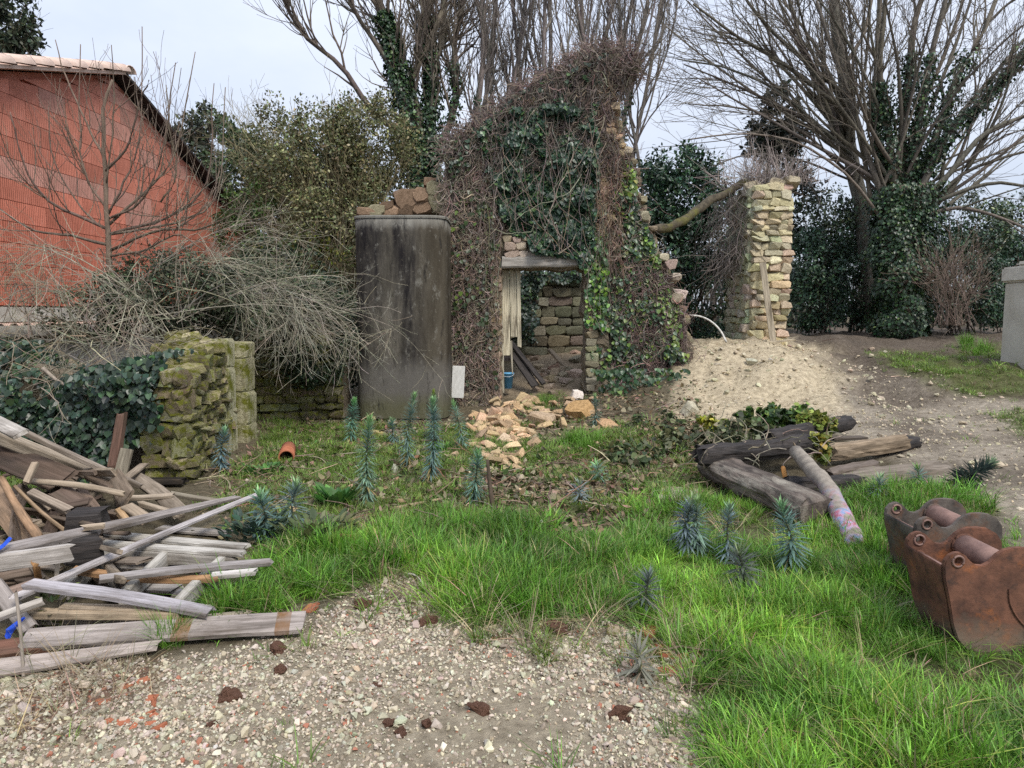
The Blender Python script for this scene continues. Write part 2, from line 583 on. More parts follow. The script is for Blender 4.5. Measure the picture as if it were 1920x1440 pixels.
def band(m, x0, x1, color):
    t = m.node_tree
    N = t.nodes
    bs = next(n for n in N if n.type == 'BSDF_PRINCIPLED')
    old = bs.inputs['Base Color'].links[0].from_socket
    tc = next(n for n in N if n.type == 'TEX_COORD')
    sep = N.new("ShaderNodeSeparateXYZ")
    t.links.new(tc.outputs['Object'], sep.inputs['Vector'])
    c = N.new("ShaderNodeMath"); c.operation = 'COMPARE'
    t.links.new(sep.outputs['X'], c.inputs[0]); c.inputs[1].default_value = (x0 + x1) / 2; c.inputs[2].default_value = (x1 - x0) / 2
    nz = N.new("ShaderNodeTexNoise"); nz.inputs['Scale'].default_value = 18
    t.links.new(tc.outputs['Object'], nz.inputs['Vector'])
    mu = N.new("ShaderNodeMath"); mu.operation = 'MULTIPLY'
    t.links.new(c.outputs[0], mu.inputs[0]); t.links.new(nz.outputs['Fac'], mu.inputs[1])
    mx = N.new("ShaderNodeMix"); mx.data_type = 'RGBA'
    m2 = N.new("ShaderNodeMath"); m2.operation = 'MULTIPLY'; m2.inputs[1].default_value = 1.5; m2.use_clamp = True
    t.links.new(mu.outputs[0], m2.inputs[0])
    t.links.new(m2.outputs[0], mx.inputs['Factor'])
    t.links.new(old, mx.inputs['A']); mx.inputs['B'].default_value = (*color, 1)
    t.links.new(mx.outputs['Result'], bs.inputs['Base Color'])


band(M_band, .66, .74, (.20, .12, .06))
band(M_band, 1.14, 1.21, (.18, .10, .05))

stain(M_rust, 'Z', .16, .04, (.17, .135, .10), .8, 9, .25)       # dried mud on the lower plates
stain(M_steel, 'Z', .18, .04, (.14, .115, .09), .75, 9, .25)


def speckle(m, color, scale, t0, t1, amt, nst=(1, 1, 1)):
    """fine weathering flecks"""
    t = m.node_tree
    N = t.nodes
    bs = next(n for n in N if n.type == 'BSDF_PRINCIPLED')
    old = bs.inputs['Base Color'].links[0].from_socket
    tc = next(n for n in N if n.type == 'TEX_COORD')
    mp = N.new("ShaderNodeMapping"); mp.inputs['Scale'].default_value = nst
    t.links.new(tc.outputs['Object'], mp.inputs['Vector'])
    nz = N.new("ShaderNodeTexNoise"); nz.inputs['Scale'].default_value = scale; nz.inputs['Detail'].default_value = 10; nz.inputs['Roughness'].default_value = .75
    t.links.new(mp.outputs['Vector'], nz.inputs['Vector'])
    mr = N.new("ShaderNodeMapRange")
    mr.inputs['From Min'].default_value = t0; mr.inputs['From Max'].default_value = t1; mr.inputs['To Max'].default_value = amt
    t.links.new(nz.outputs['Fac'], mr.inputs['Value'])
    mx = N.new("ShaderNodeMix"); mx.data_type = 'RGBA'
    t.links.new(mr.outputs['Result'], mx.inputs['Factor'])
    t.links.new(old, mx.inputs['A']); mx.inputs['B'].default_value = (*color, 1)
    t.links.new(mx.outputs['Result'], bs.inputs['Base Color'])


speckle(M_conc, (.24, .23, .20), 9, .56, .66, .6, (1, 1, .6))
speckle(M_conc, (.015, .014, .014), 5, .55, .64, .75, (1.6, 1.6, .35))
speckle(M_conc, (.17, .15, .11), 26, .58, .68, .6)
speckle(M_wood, (.10, .075, .05), 2.2, .54, .70, .6, (.8, 2, 2))
speckle(M_band, (.10, .075, .05), 2.2, .56, .72, .5, (.8, 2, 2))
speckle(M_block, (.30, .11, .075), 5, .56, .74, .5, (1, 1, .5))
speckle(M_rust, (.05, .035, .03), 14, .54, .64, .7)
speckle(M_steel, (.20, .18, .16), 22, .60, .70, .6, (1, 1, .3))

# ------------------------------------------------------------------ zones of the ground (outlines read off the photograph, kept in the place)
def inpoly(px, py, poly):
    poly = np.asarray(poly, float)
    r = np.zeros(np.shape(px), bool)
    j = len(poly) - 1
    for i in range(len(poly)):
        xi, yi = poly[i]
        xj, yj = poly[j]
        c = ((yi > py) != (yj > py)) & (px < (xj - xi) * (py - yi) / (yj - yi + 1e-9) + xi)
        r ^= c
        j = i
    return r


Z_gravel = [(-700, 2600), (-700, 1250), (300, 1235), (560, 1180), (640, 1120), (700, 1075), (780, 1075), (800, 1150), (1000, 1175), (1190, 1195), (1300, 1240), (1320, 1320), (1280, 1440), (1200, 2600)]
Z_red = [(-100, 1420), (-60, 1270), (300, 1240), (330, 1270), (250, 1330), (190, 1370), (60, 1420)]
Z_grass = [(400, 1150), (520, 1060), (660, 985), (800, 965), (960, 985), (1080, 985), (1240, 930), (1330, 935), (1560, 975), (1600, 920), (1700, 925), (1780, 925), (1830, 985), (1900, 1040), (1990, 1085), (2600, 1260), (2600, 2600),
           (1230, 2600), (1290, 1440), (1330, 1330), (1310, 1235), (1190, 1185), (1000, 1170), (800, 1145), (770, 1065), (690, 1065), (600, 1110), (500, 1150)]
Z_patch = [[(440, 900), (560, 800), (660, 800), (700, 900), (640, 960), (500, 950)], [(660, 960), (700, 860), (860, 830), (1000, 850), (1180, 800), (1230, 850), (1100, 900), (900, 910), (760, 970)],
           [(980, 775), (1000, 735), (1060, 735), (1040, 780)], [(1640, 660), (1780, 665), (1920, 690), (1960, 740), (1820, 745), (1700, 700)], [(1860, 770), (2000, 760), (2000, 830), (1900, 810)],
           [(490, 820), (520, 780), (600, 800), (580, 840)], [(1140, 960), (1180, 900), (1290, 880), (1330, 940), (1240, 960)], [(1800, 640), (1890, 640), (1890, 675), (1800, 665)]]
Z_mound = [(1250, 800), (1290, 640), (1360, 630), (1500, 630), (1560, 660), (1640, 690), (1740, 760), (1800, 830), (1700, 850), (1500, 790), (1330, 790)]
Z_path = [(1620, 690), (1700, 690), (1830, 745), (2000, 760), (2500, 800), (2600, 1260), (1990, 1085), (1890, 1030), (1820, 975), (1770, 915), (1640, 830), (1560, 810)]
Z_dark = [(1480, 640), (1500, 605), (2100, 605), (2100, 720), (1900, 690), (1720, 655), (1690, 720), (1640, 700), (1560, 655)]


def zone(poly, x, y, z, jit=.10, soft=6):
    m = 0
    for k in range(soft):
        ox, oy = rng.normal(0, jit, 2)
        jx = x + ox + .18 * fbm(x * 2.2, y * 2.2, 1.1)
        jy = y + oy + .18 * fbm(x * 2.2, y * 2.2, 9.7)
        px, py = PIX(jx, np.maximum(jy, .8), z)
        m = m + inpoly(px, py, poly)
    return m / soft


def build_ground():
    n = 430
    s = np.linspace(-1, 1, n)
    xs = np.sinh(s * 5.6) * 1.55
    t = np.linspace(0, 1, n)
    ys = -8 + 6 * t * 3 + np.sinh(np.clip(t - .28, 0, 1) * 8.2) * 2.1
    X, Y = np.meshgrid(xs, ys)
    Z = ht(X, Y)
    Z += .05 * np.clip((np.hypot(X, Y) - 30) / 60, 0, 3)
    x, y, z = X.ravel(), Y.ravel(), Z.ravel()
    c = np.tile(np.array([.11, .092, .06]), (len(x), 1))
    nn = fbm(x * .9, y * .9, 4.2)[:, None]
    c *= 1 + .25 * nn
    near = (np.hypot(x, y) < 40)
    xi, yi, zi = x[near], y[near], z[near]
    cc = c[near]

    def lay(poly, colr, jit=.1, k=1.0):
        nonlocal cc
        m = (zone(poly, xi, yi, zi, jit) * k)[:, None]
        cc = cc * (1 - m) + np.asarray(colr) * m

    lay(Z_mound, (.44, .37, .255), .12)
    lay(Z_path, (.29, .25, .195), .14)
    mud = zone(Z_path, xi, yi, zi, .1) * np.clip(.2 + 1.3 * fbm(xi * 1.7 + yi * .6, yi * 1.1, 12.3), 0, .85)
    cc = cc * (1 - mud[:, None]) + np.array([.12, .098, .075]) * mud[:, None]
    lay([(1540, 655), (1640, 685), (1690, 730), (1740, 790), (1800, 840), (1770, 860), (1690, 800), (1640, 740), (1560, 680)], (.13, .105, .08), .1, .8)
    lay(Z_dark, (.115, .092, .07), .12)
    lay(Z_gravel, (.30, .255, .185), .06)
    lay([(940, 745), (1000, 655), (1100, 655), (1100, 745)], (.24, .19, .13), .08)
    lay([(420, 1060), (440, 900), (500, 790), (900, 790), (1240, 780), (1340, 900), (1300, 960), (1000, 990), (660, 990), (520, 1080)], (.215, .18, .115), .12)
    lay([(640, 1130), (690, 1070), (800, 1075), (820, 1150), (700, 1180)], (.17, .125, .09), .06, .8)
    lay(Z_red, (.15, .075, .05), .06, .75)
    lay(Z_grass, (.085, .085, .04), .05)
    for p in Z_patch:
        lay(p, (.085, .10, .03), .10, .7)
    c[near] = cc
    idx = np.arange(n * n).reshape(n, n)
    Q = np.stack([idx[:-1, :-1], idx[:-1, 1:], idx[1:, 1:], idx[1:, :-1]], -1).reshape(-1, 4)
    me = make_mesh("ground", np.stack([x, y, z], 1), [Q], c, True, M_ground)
    tag(link("ground", me), "uneven soil, gravel and grass ground sloping up to an earth mound", "ground", kind="structure")


build_ground()


# ------------------------------------------------------------------ loose stone shapes (shared meshes)
def hull(pts, mats, name):
    bm = bmesh.new()
    for p in pts:
        bm.verts.new(p)
    r = bmesh.ops.convex_hull(bm, input=bm.verts)
    bmesh.ops.delete(bm, geom=[v for v in bm.verts if not v.link_faces], context='VERTS')
    me = bpy.data.meshes.new(name)
    bm.to_mesh(me)
    bm.free()
    me.materials.append(mats)
    return me


def rock_pts(n, ex=1.0):
    p = rdir(n)
    return p * rng.uniform(.40, .55, (n, 1))


def block_pts(j=.06, ch=.12):
    pts = []
    for sx in (-1, 1):
        for sy in (-1, 1):
            for sz in (-1, 1):
                b = np.array([sx, sy, sz]) * .5
                for a in range(3):
                    q = b.copy()
                    q[a] -= b[a] * 2 * ch * rng.uniform(.4, 1.5)
                    pts.append(q + rng.normal(0, j * .35, 3))
    return np.array(pts)


def protoset(kind, m, n, name):
    return [hull(rock_pts(16) if kind == 'rock' else block_pts(*kind), m, name) for _ in range(n)]


S_rub = protoset((.16, .26), M_stone, 10, "stone")
S_moss = protoset((.13, .2), M_moss, 8, "stone")
S_mossr = protoset((.30, .27), M_moss, 10, "stone")
S_ash = protoset((.05, .09), M_moss, 5, "stone")
S_crag = [hull(np.vstack([block_pts(.32, .16), rdir(4) * .5]), M_stone, "stone") for _ in range(14)]
S_rock = protoset('rock', M_stone, 10, "stone")
S_shard = protoset((.2, .15), M_tiles, 6, "shard")


def clod_mesh():
    bm = bmesh.new()
    bmesh.ops.create_icosphere(bm, subdivisions=3, radius=.5)
    o = rng.uniform(0, 50, 3)
    for v in bm.verts:
        c = np.array(v.co)
        v.co = c * (1 + .5 * float(fbm(c[0] * 3 + o[0], c[1] * 3 + o[1], c[2] * 3 + o[2], 3)))
    me = bpy.data.meshes.new("clod")
    bm.to_mesh(me)
    bm.free()
    me.materials.append(M_clod)
    return me


S_clod = [clod_mesh() for _ in range(6)]
S_flat = protoset((.3, .12), M_stone, 10, "stone")


def place(name, me, loc, scale, rot=(0, 0, 0), parent=None, color=(1, 1, 1)):
    o = bpy.data.objects.new(name, me)
    COL.objects.link(o)
    o.location = loc
    o.scale = scale
    o.rotation_euler = rot
    o.color = (*color, 1)
    if parent is not None:
        o.parent = parent
        o.matrix_parent_inverse = parent.matrix_basis.inverted()
    return o


def masonry(parent, O, U, W, zlo, zhi, protos, rowh, sw, color, proud=.05, depth=.16, jit=.25, mask=None, N=None):
    """courses of single stones over a vertical face; O base point, U unit horizontal; zlo(u), zhi(u)"""
    O, U = np.asarray(O, float), nrm(np.asarray(U, float))
    Nn = np.array([U[1], -U[0], 0]) if N is None else N
    yaw = math.atan2(U[1], U[0])
    z = min(zlo(0), zlo(W))
    top = max(zhi(0), zhi(W), zhi(W / 2))
    cnt = 0
    while z < top:
        h = rowh * rng.uniform(.7, 1.3)
        u = -rng.uniform(0, sw * .5)
        while u < W:
            ww = sw * rng.uniform(.6, 1.5)
            a, b = max(u, 0), min(u + ww, W)
            uc = (a + b) / 2
            if b - a > sw * .25 and z + h * .4 > zlo(uc) and z + h * .55 < zhi(uc) and (mask is None or mask(uc, z + h / 2)):
                p = O + U * uc + Nn * (proud - depth / 2 + rng.normal(0, .015))
                hh = h * rng.uniform(.82, .98)
                col = np.asarray(color) * math.exp(rng.normal(0, jit)) * np.exp(rng.normal(0, .06, 3))
                place("stone", protos[rng.integers(len(protos))], (p[0], p[1], z + h / 2 + rng.normal(0, .008)),
                      ((b - a) * .96, depth * rng.uniform(.85, 1.2), hh), (rng.normal(0, .03), rng.normal(0, .04), yaw + rng.normal(0, .04)), parent, col)
                cnt += 1
            u += ww
        z += h
    return cnt


def prism(name, foot, zb, zt, m, parent=None, jitter=0, sub=1):
    """vertical prism over a footprint; zt a number or one height per corner"""
    foot = np.asarray(foot, float)
    n = len(foot)
    zt = np.broadcast_to(np.asarray(zt, float), (n,))
    V = np.vstack([np.c_[foot, np.full(n, zb)], np.c_[foot, zt]])
    fs = [np.array([[i, (i + 1) % n, n + (i + 1) % n, n + i] for i in range(n)]), np.array([list(range(n, 2 * n))]), np.array([list(range(n))[::-1]])]
    return link(name, make_mesh(name, V, fs, None, False, m), parent)


def boxmesh(name, lo, hi, m, bevel=0.0):
    bm = bmesh.new()
    bmesh.ops.create_cube(bm, size=1)
    lo, hi = np.asarray(lo, float), np.asarray(hi, float)
    for v in bm.verts:
        v.co = [(lo[k] + hi[k]) / 2 + v.co[k] * (hi[k] - lo[k]) for k in range(3)]
    if bevel:
        bmesh.ops.bevel(bm, geom=bm.edges[:], offset=bevel, segments=2, affect='EDGES')
    me = bpy.data.meshes.new(name)
    bm.to_mesh(me)
    bm.free()
    me.materials.append(m)
    return me


# ------------------------------------------------------------------ the red block house
def build_house():
    a, k = 7.28, .045
    d = np.array([k, 1.0]) / math.hypot(k, 1)
    nx = np.array([d[1], -d[0]])                    # towards the yard
    Yn, Yr, Yf = 6.0, 12.42, 17.5
    zr, sl, sr = 5.60, .295, .375
    root = empty("red_block_house", (-a, 12, 0.2), "unfinished red hollow-block house with pinkish tile roof edge", "house")
    o3 = lambda Y, out=0: np.array([-a + k * Y, Y]) + nx * out
    zroof = lambda Y: zr - (sl * (Yr - Y) if Y < Yr else sr * (Y - Yr))
    zb = 1.72
    # body behind the blocks
    A, B = o3(Yn, -.06), o3(Yf, -.06)
    R = o3(Yr, -.06)
    back = -nx * 8
    mb = MB()
    prof = [(A, 0.0), (B, 0.0), (B, zroof(Yf)), (R, zr), (A, zroof(Yn))]
    V = [[p[0], p[1], z] for p, z in prof] + [[p[0] + back[0], p[1] + back[1], z] for p, z in prof]
    mb.add(V, [np.array([[0, 1, 2, 3, 4], [9, 8, 7, 6, 5]]), np.array([[i, 5 + i, 5 + (i + 1) % 5, (i + 1) % 5] for i in range(5)])])
    mb.obj("wall", M_mortar, root)
    # blocks, clipped under the roof line
    L = np.linalg.norm(B - A)
    bl, bh, g = .57, .285, .004
    yaw = math.atan2(d[1], d[0])
    uR = np.linalg.norm(R - A)
    topu = lambda u: (zr - sl * (uR - u) if u < uR else zr - sr * (u - uR)) - .10
    full = None
    nb = 0
    for r in range(int((6.2 - zb) / bh) + 1):
        z0 = zb + r * bh
        u = -(r % 2) * bl / 2
        while u < L:
            lo, hi = max(u, 0), min(u + bl, L)
            u += bl
            if hi - lo < .06:
                continue
            us = sorted({lo + g, hi - g, *([uR] if lo + g < uR < hi - g else [])})
            tops = [min(z0 + bh - g, topu(q)) for q in us]
            if max(tops) < z0 + .05 or lo < 1.2:
                continue
            tops = [max(q, z0 + g + .002) for q in tops]
            p = A + d * (lo + hi) / 2 + nx * .025
            isfull = hi - lo > bl - .001 and min(tops) > z0 + bh - 2 * g
            if isfull and full is not None:
                me = full
            else:
                c = (lo + hi) / 2
                ring = [(us[0] - c, z0 + g - z0)] + [(us[-1] - c, z0 + g - z0)] + [(q - c, tt - z0) for q, tt in list(zip(us, tops))[::-1]]
                n = len(ring)
                V = [[q, -.04, zz] for q, zz in ring] + [[q, .04, zz] for q, zz in ring]
                me = make_mesh("block", V, [np.array([list(range(n)), list(range(n, 2 * n))[::-1]]), np.array([[i, n + i, n + (i + 1) % n, (i + 1) % n] for i in range(n)])], None, False, M_block)
                if isfull:
                    full = me
            hgt = (z0 - zb) / 4
            tone = float(vn((lo + hi) * .35, z0 * 2.6, 3.7)) + rng.normal(0, .25)
            col = np.array([.60, .195, .125]) * (1 - .05 * hgt) + np.array([0, .06, .06]) * hgt
            if tone > .52:
                col = np.array([.58, .30, .235])
            col = col * math.exp(rng.normal(0, .07))
            place("block", me, (p[0], p[1], z0), (1, 1, 1), (0, 0, yaw), root, col)
            nb += 1
    # roof slabs
    for (Y0, Y1, nm) in ((Yn, Yr, "roof"), (Yr, Yf + .5, "roof")):
        a0, a1 = o3(Y0, .22), o3(Y1, .22)
        b0, b1 = a0 + back * 1.05, a1 + back * 1.05
        z0, z1 = zroof(Y0) + .02, zroof(Y1) + .02
        V = [[*a0, z0], [*a1, z1], [*b1, z1], [*b0, z0], [*a0, z0 + .05], [*a1, z1 + .05], [*b1, z1 + .05], [*b0, z0 + .05]]
        mb = MB()
        mb.add(V, [np.array([[0, 1, 5, 4], [1, 2, 6, 5], [2, 3, 7, 6], [3, 0, 4, 7], [4, 5, 6, 7], [3, 2, 1, 0]])])
        mb.obj(nm, M_char if Y0 >= Yr else M_tile, root)
    # verge tiles along the near slope: overlapping half-round channels
    slope = math.atan(.30)
    nT = 17
    th = np.linspace(0, math.pi, 8)
    V = []
    for q, (x, rr) in enumerate([(0, .155), (.46, .125)]):
        for t_ in th:
            V.append([x, rr * math.cos(t_), rr * .8 * math.sin(t_)])
        for t_ in th:
            V.append([x, (rr - .02) * math.cos(t_), (rr - .02) * .8 * math.sin(t_)])
    idx = lambda q, l, i: q * 16 + l * 8 + i
    fs = []
    for i in range(7):
        fs.append([idx(0, 0, i), idx(0, 0, i + 1), idx(1, 0, i + 1), idx(1, 0, i)])
        fs.append([idx(0, 1, i), idx(1, 1, i), idx(1, 1, i + 1), idx(0, 1, i + 1)])
        fs.append([idx(0, 0, i), idx(0, 1, i), idx(0, 1, i + 1), idx(0, 0, i + 1)])
    tm = make_mesh("roof_tile", V, [np.array(fs)], None, True, M_tile)
    for i in range(nT):
        Y = Yr + .05 - i * .385
        for j, out in ((0, .14), (1, -.22), (2, -.58)):
            p = o3(Y, out)
            place("roof_tile", tm, (p[0], p[1], zroof(min(Y, Yr)) + .06 + (0.0 if j else .02)), (-1.0, .95, 1.05), (0, -slope + .07, yaw), root)
    p = o3(Yr + .1, .16)
    place("ridge_tile", tm, (p[0] + .1, p[1], zr + .10), (.9, 1.0, .8), (0, 0, yaw + math.pi / 2), root)
    # eaves board of the far slope
    # concrete base beam, tile course and plinth at the foot of the blocks
    for z0, z1, out, nm, mm in ((1.50, 1.70, .05, "base_beam", M_concl), (1.30, 1.46, .16, "plinth", M_concl), (.1, 1.295, .02, "footing", M_concl)):
        p0, p1 = o3(Yn, out), o3(Yf, out)
        q0, q1 = o3(Yn, -.055), o3(Yf, -.055)
        prism(nm, [p0, p1, q1, q0], z0, z1, mm, root)
    for i in range(24):
        Y = 8.2 + i * .24
        p = o3(Y, .15)
        place("course_tile", tm, (p[0] + .07, p[1], 1.455), (.55, .62, .3), (0, 0, yaw - math.pi / 2), root)


build_house()


# ------------------------------------------------------------------ vat, ruined walls
def build_tank():
    Y = 11.3
    cx, cy = P(761, 600, Y)[0], Y
    hw = (846 - 680) / 2 / F * Y
    zb, zt = 0.0, P(750, 405, 10.8)[2]
    root = empty("concrete_vat", (cx, cy, zb), "tall black-stained concrete vat standing against the ruined wall", "vat")
    n = 48
    th = np.arange(n) * 2 * np.pi / n
    e = 2 / 5.5
    sx = np.sign(np.cos(th)) * np.abs(np.cos(th)) ** e * hw
    sy = np.sign(np.sin(th)) * np.abs(np.sin(th)) ** e * .6

    def ringmesh(levels):
        V, fs = [], []
        for (z, s) in levels:
            wob = 1 + .004 * np.sin(th * 5 + z * 3)
            V.append(np.c_[cx + sx * s * wob, cy + sy * s * wob, np.full(n, z)])
        V = np.concatenate(V)
        for l in range(len(levels) - 1):
            for i in range(n):
                fs.append([l * n + i, l * n + (i + 1) % n, (l + 1) * n + (i + 1) % n, (l + 1) * n + i])
        caps = [list(range((len(levels) - 1) * n, len(levels) * n))]
        return V, [np.array(fs), np.array(caps)]
    lv = [(zb + .02 + i * (zt - .05 - zb) / 12, 1.0 - .010 * i / 12) for i in range(13)]
    V, fs = ringmesh(lv)
    link("shell", make_mesh("shell", V, fs, None, True, M_conc), root)
    V, fs = ringmesh([(zt - .04, .985), (zt - .04, 1.012), (zt - .012, 1.016), (zt, 1.008), (zt, .9)])
    link("rim", make_mesh("rim", V, fs, None, False, M_conc), root)
    V, fs = ringmesh([(zb - .3, .9), (zb + .021, .93)])
    link("footing", make_mesh("footing", V, fs, None, False, M_char), root)


build_tank()


def slab(name, outline, holes, Y, thick, m, parent, cell=6.5, amp=.05, seed=0.0):
    o = np.asarray(outline, float)
    x0, y0 = o.min(0) - cell
    x1, y1 = o.max(0) + cell
    gx, gy = np.arange(x0, x1, cell), np.arange(y0, y1, cell)
    PX, PY = np.meshgrid(gx, gy)
    jx = PX + 5 * fbm(PX * .06, PY * .06, seed)
    jy = PY + 5 * fbm(PX * .06, PY * .06, seed + 4)
    cxx = (PX[:-1, :-1] + PX[1:, 1:]) / 2 + 7 * fbm(PX[:-1, :-1] * .04, PY[:-1, :-1] * .04, seed + 2)
    cyy = (PY[:-1, :-1] + PY[1:, 1:]) / 2 + 7 * fbm(PX[:-1, :-1] * .04, PY[:-1, :-1] * .04, seed + 8)
    keep = inpoly(cxx, cyy, outline)
    for hpoly in holes:
        keep &= ~inpoly((PX[:-1, :-1] + PX[1:, 1:]) / 2, (PY[:-1, :-1] + PY[1:, 1:]) / 2, hpoly)
    r = np.stack([(jx - 960) / F, cP + (720 - jy) / F * sP, -sP + (720 - jy) / F * cP], -1)
    W = CAM + r * (Y / r[..., 1:2])
    W = W.reshape(-1, 3)
    disp = amp * fbm(W[:, 0] * 3, W[:, 2] * 4, seed, 4)
    Fr = W.copy(); Fr[:, 1] -= disp
    Bk = W.copy(); Bk[:, 1] += thick + disp
    n = len(W)
    nxn = len(gx)
    ii, jj = np.where(keep)
    a = ii * nxn + jj
    Qf = np.stack([a, a + nxn, a + nxn + 1, a + 1], 1)
    fs = [Qf, Qf[:, ::-1] + n]
    kp = np.pad(keep, 1)
    side = []
    for (di, dj, e0, e1) in ((-1, 0, (0, 0), (0, 1)), (1, 0, (1, 1), (1, 0)), (0, -1, (1, 0), (0, 0)), (0, 1, (0, 1), (1, 1))):
        b = keep & ~kp[1 + di:1 + di + keep.shape[0], 1 + dj:1 + dj + keep.shape[1]]
        i2, j2 = np.where(b)
        va = (i2 + e0[0]) * nxn + j2 + e0[1]
        vb = (i2 + e1[0]) * nxn + j2 + e1[1]
        side.append(np.stack([va, vb, vb + n, va + n], 1))
    fs.append(np.concatenate(side))
    V = np.vstack([Fr, Bk])
    used = np.unique(np.concatenate([f.ravel() for f in fs]))
    re = np.full(len(V), -1)
    re[used] = np.arange(len(used))
    V = V[used]
    cen = V.mean(0)
    me = make_mesh(name, V, [re[f] for f in fs], None, False, m)
    return link(name, me, parent)


OUT_A = [(838, 800), (834, 560), (836, 330), (830, 300), (848, 262), (900, 232), (935, 208), (958, 182), (1010, 150), (1060, 122), (1100, 104), (1148, 96), (1165, 110), (1192, 116), (1188, 140), (1160, 150),
         (1150, 175), (1146, 230), (1152, 262), (1166, 276), (1160, 292), (1142, 300), (1140, 460), (1146, 800)]
OUT_B = [(1120, 800), (1120, 300), (1150, 282), (1182, 290), (1192, 320), (1192, 372), (1206, 410), (1222, 440), (1240, 492), (1262, 520), (1270, 552), (1284, 590), (1292, 640), (1304, 700), (1310, 800)]
DOOR = [(938, 820), (938, 506), (1094, 506), (1096, 820)]
YA, YB = 11.8, 12.05
M_wallcore = mat("rubble_wall_core", (.15, .125, .09), (.34, .28, .2), 6, rough=.95, bump=1.0, bscale=14, bdist=.06, spec=.1)


def build_ruin():
    root = empty("ruined_gable_wall", tuple(P(1000, 745, 12)), "tall ruined stone gable wall with doorway, overgrown with ivy", "ruined wall")
    slab("wall_core", OUT_A, [DOOR], YA, .55, M_wallcore, root, seed=1.0)
    slab("wall_core", OUT_B, [DOOR], YB, .6, M_wallcore, root, seed=5.0)
    tan = (.27, .22, .15)

    def stone_px(px, py, Y, wpx, hpx, col, dep=.3):
        p = P(px, py, Y)
        s = Y / F
        c = np.asarray(col) * math.exp(rng.normal(0, .15)) * np.exp(rng.normal(0, .05, 3))
        place("stone", S_rub[rng.integers(len(S_rub))], p, (wpx * s, dep, hpx * s), tuple(rng.normal(0, .12, 3)), root, c)
    # broken edge of the lower part: rough stones stepping down
    edge = [(1160, 272), (1176, 284), (1187, 300), (1194, 330), (1193, 360), (1200, 388), (1208, 410), (1216, 428), (1228, 455), (1238, 480), (1247, 500), (1258, 518), (1262, 540), (1272, 562), (1282, 590), (1288, 620), (1292, 650), (1298, 676)]
    for i in range(len(edge) - 1):
        (xa, ya), (xb, yb) = edge[i], edge[i + 1]
        for q in range(3):
            t = rng.random()
            stone_px(xa + (xb - xa) * t + rng.normal(-4, 4), ya + (yb - ya) * t, YB - .02 + rng.uniform(0, .45), rng.uniform(9, 19), rng.uniform(7, 13), tan)
    for (x, y, w_, h_) in [(1253, 496, 24, 20), (1262, 521, 20, 18), (1272, 550, 22, 16), (1240, 485, 18, 16), (1266, 562, 26, 20), (1170, 285, 34, 16), (1205, 405, 16, 20)]:
        stone_px(x, y, YB - .05, w_ * .85, h_ * .85, (.42, .37, .28), .35)
    # torn edge of the tall part, pale mortar showing
    for y in range(206, 300, 9):
        for x in (1140, 1150):
            stone_px(x + rng.normal(0, 3) + max(0, (y - 265) * .35), y, YA + rng.uniform(-.02, .35), rng.uniform(13, 24), rng.uniform(8, 13), (.46, .36, .23))
    for y in range(300, 470, 10):
        stone_px(1128 + rng.normal(0, 5), y, YA + .02, rng.uniform(12, 26), rng.uniform(8, 14), (.34, .26, .17), .25)
    # crest stones
    for (x, y, w_, h_) in [(995, 190, 34, 16), (1180, 118, 30, 12), (1185, 128, 24, 10), (1150, 108, 26, 14), (1120, 112, 26, 14), (1090, 120, 24, 14), (1050, 138, 26, 14), (1020, 158, 26, 14), (960, 200, 26, 14), (930, 222, 26, 14), (890, 245, 24, 12), (855, 268, 24, 12), (840, 290, 20, 12)]:
        stone_px(x, y + 6, YA + .05, w_, h_, (.50, .38, .16) if x == 995 else (.17, .14, .10))
    # courses showing over the lintel, at the jambs and low on the right
    for (x0, x1, y0, y1, Y, c) in [(946, 992, 442, 476, YA, (.46, .37, .29)), (1192, 1288, 664, 716, YB, (.40, .32, .25)), (1098, 1118, 520, 730, YA, (.30, .26, .18)), (918, 936, 500, 740, YA, (.26, .20, .14)), (840, 930, 735, 770, YA, (.3, .25, .18))]:
        y = y0
        while y < y1:
            h_ = rng.uniform(11, 17)
            x = x0
            while x < x1 - 6:
                w_ = rng.uniform(14, 28)
                w_ = min(w_, x1 - x + 4)
                stone_px(x + w_ / 2, y + h_ / 2, Y - .01, w_ * .95, h_ * .92, c, .2)
                x += w_
            y += h_
    # lintel: two weathered timbers
    plank_obj("lintel", P(941, 493, YA + .06), P(1088, 491, YA + .06), .36, .19, 0, (.40, .37, .33), root, warp=.01)
    plank_obj("lintel", P(958, 478, YA + .06), P(1064, 475, YA + .06), .30, .09, 0, (.34, .30, .26), root, warp=.01)
    # back wall seen through the doorway and low side wall
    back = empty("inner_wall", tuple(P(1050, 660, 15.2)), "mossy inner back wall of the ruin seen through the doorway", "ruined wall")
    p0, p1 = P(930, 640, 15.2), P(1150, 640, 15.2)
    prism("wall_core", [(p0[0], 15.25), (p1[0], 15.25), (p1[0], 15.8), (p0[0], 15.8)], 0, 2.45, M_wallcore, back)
    masonry(back, (p0[0], 15.22, 0), (1, 0, 0), p1[0] - p0[0], lambda u: .55, lambda u: 2.4, S_rub, .19, .34, (.17, .16, .115), proud=.06)


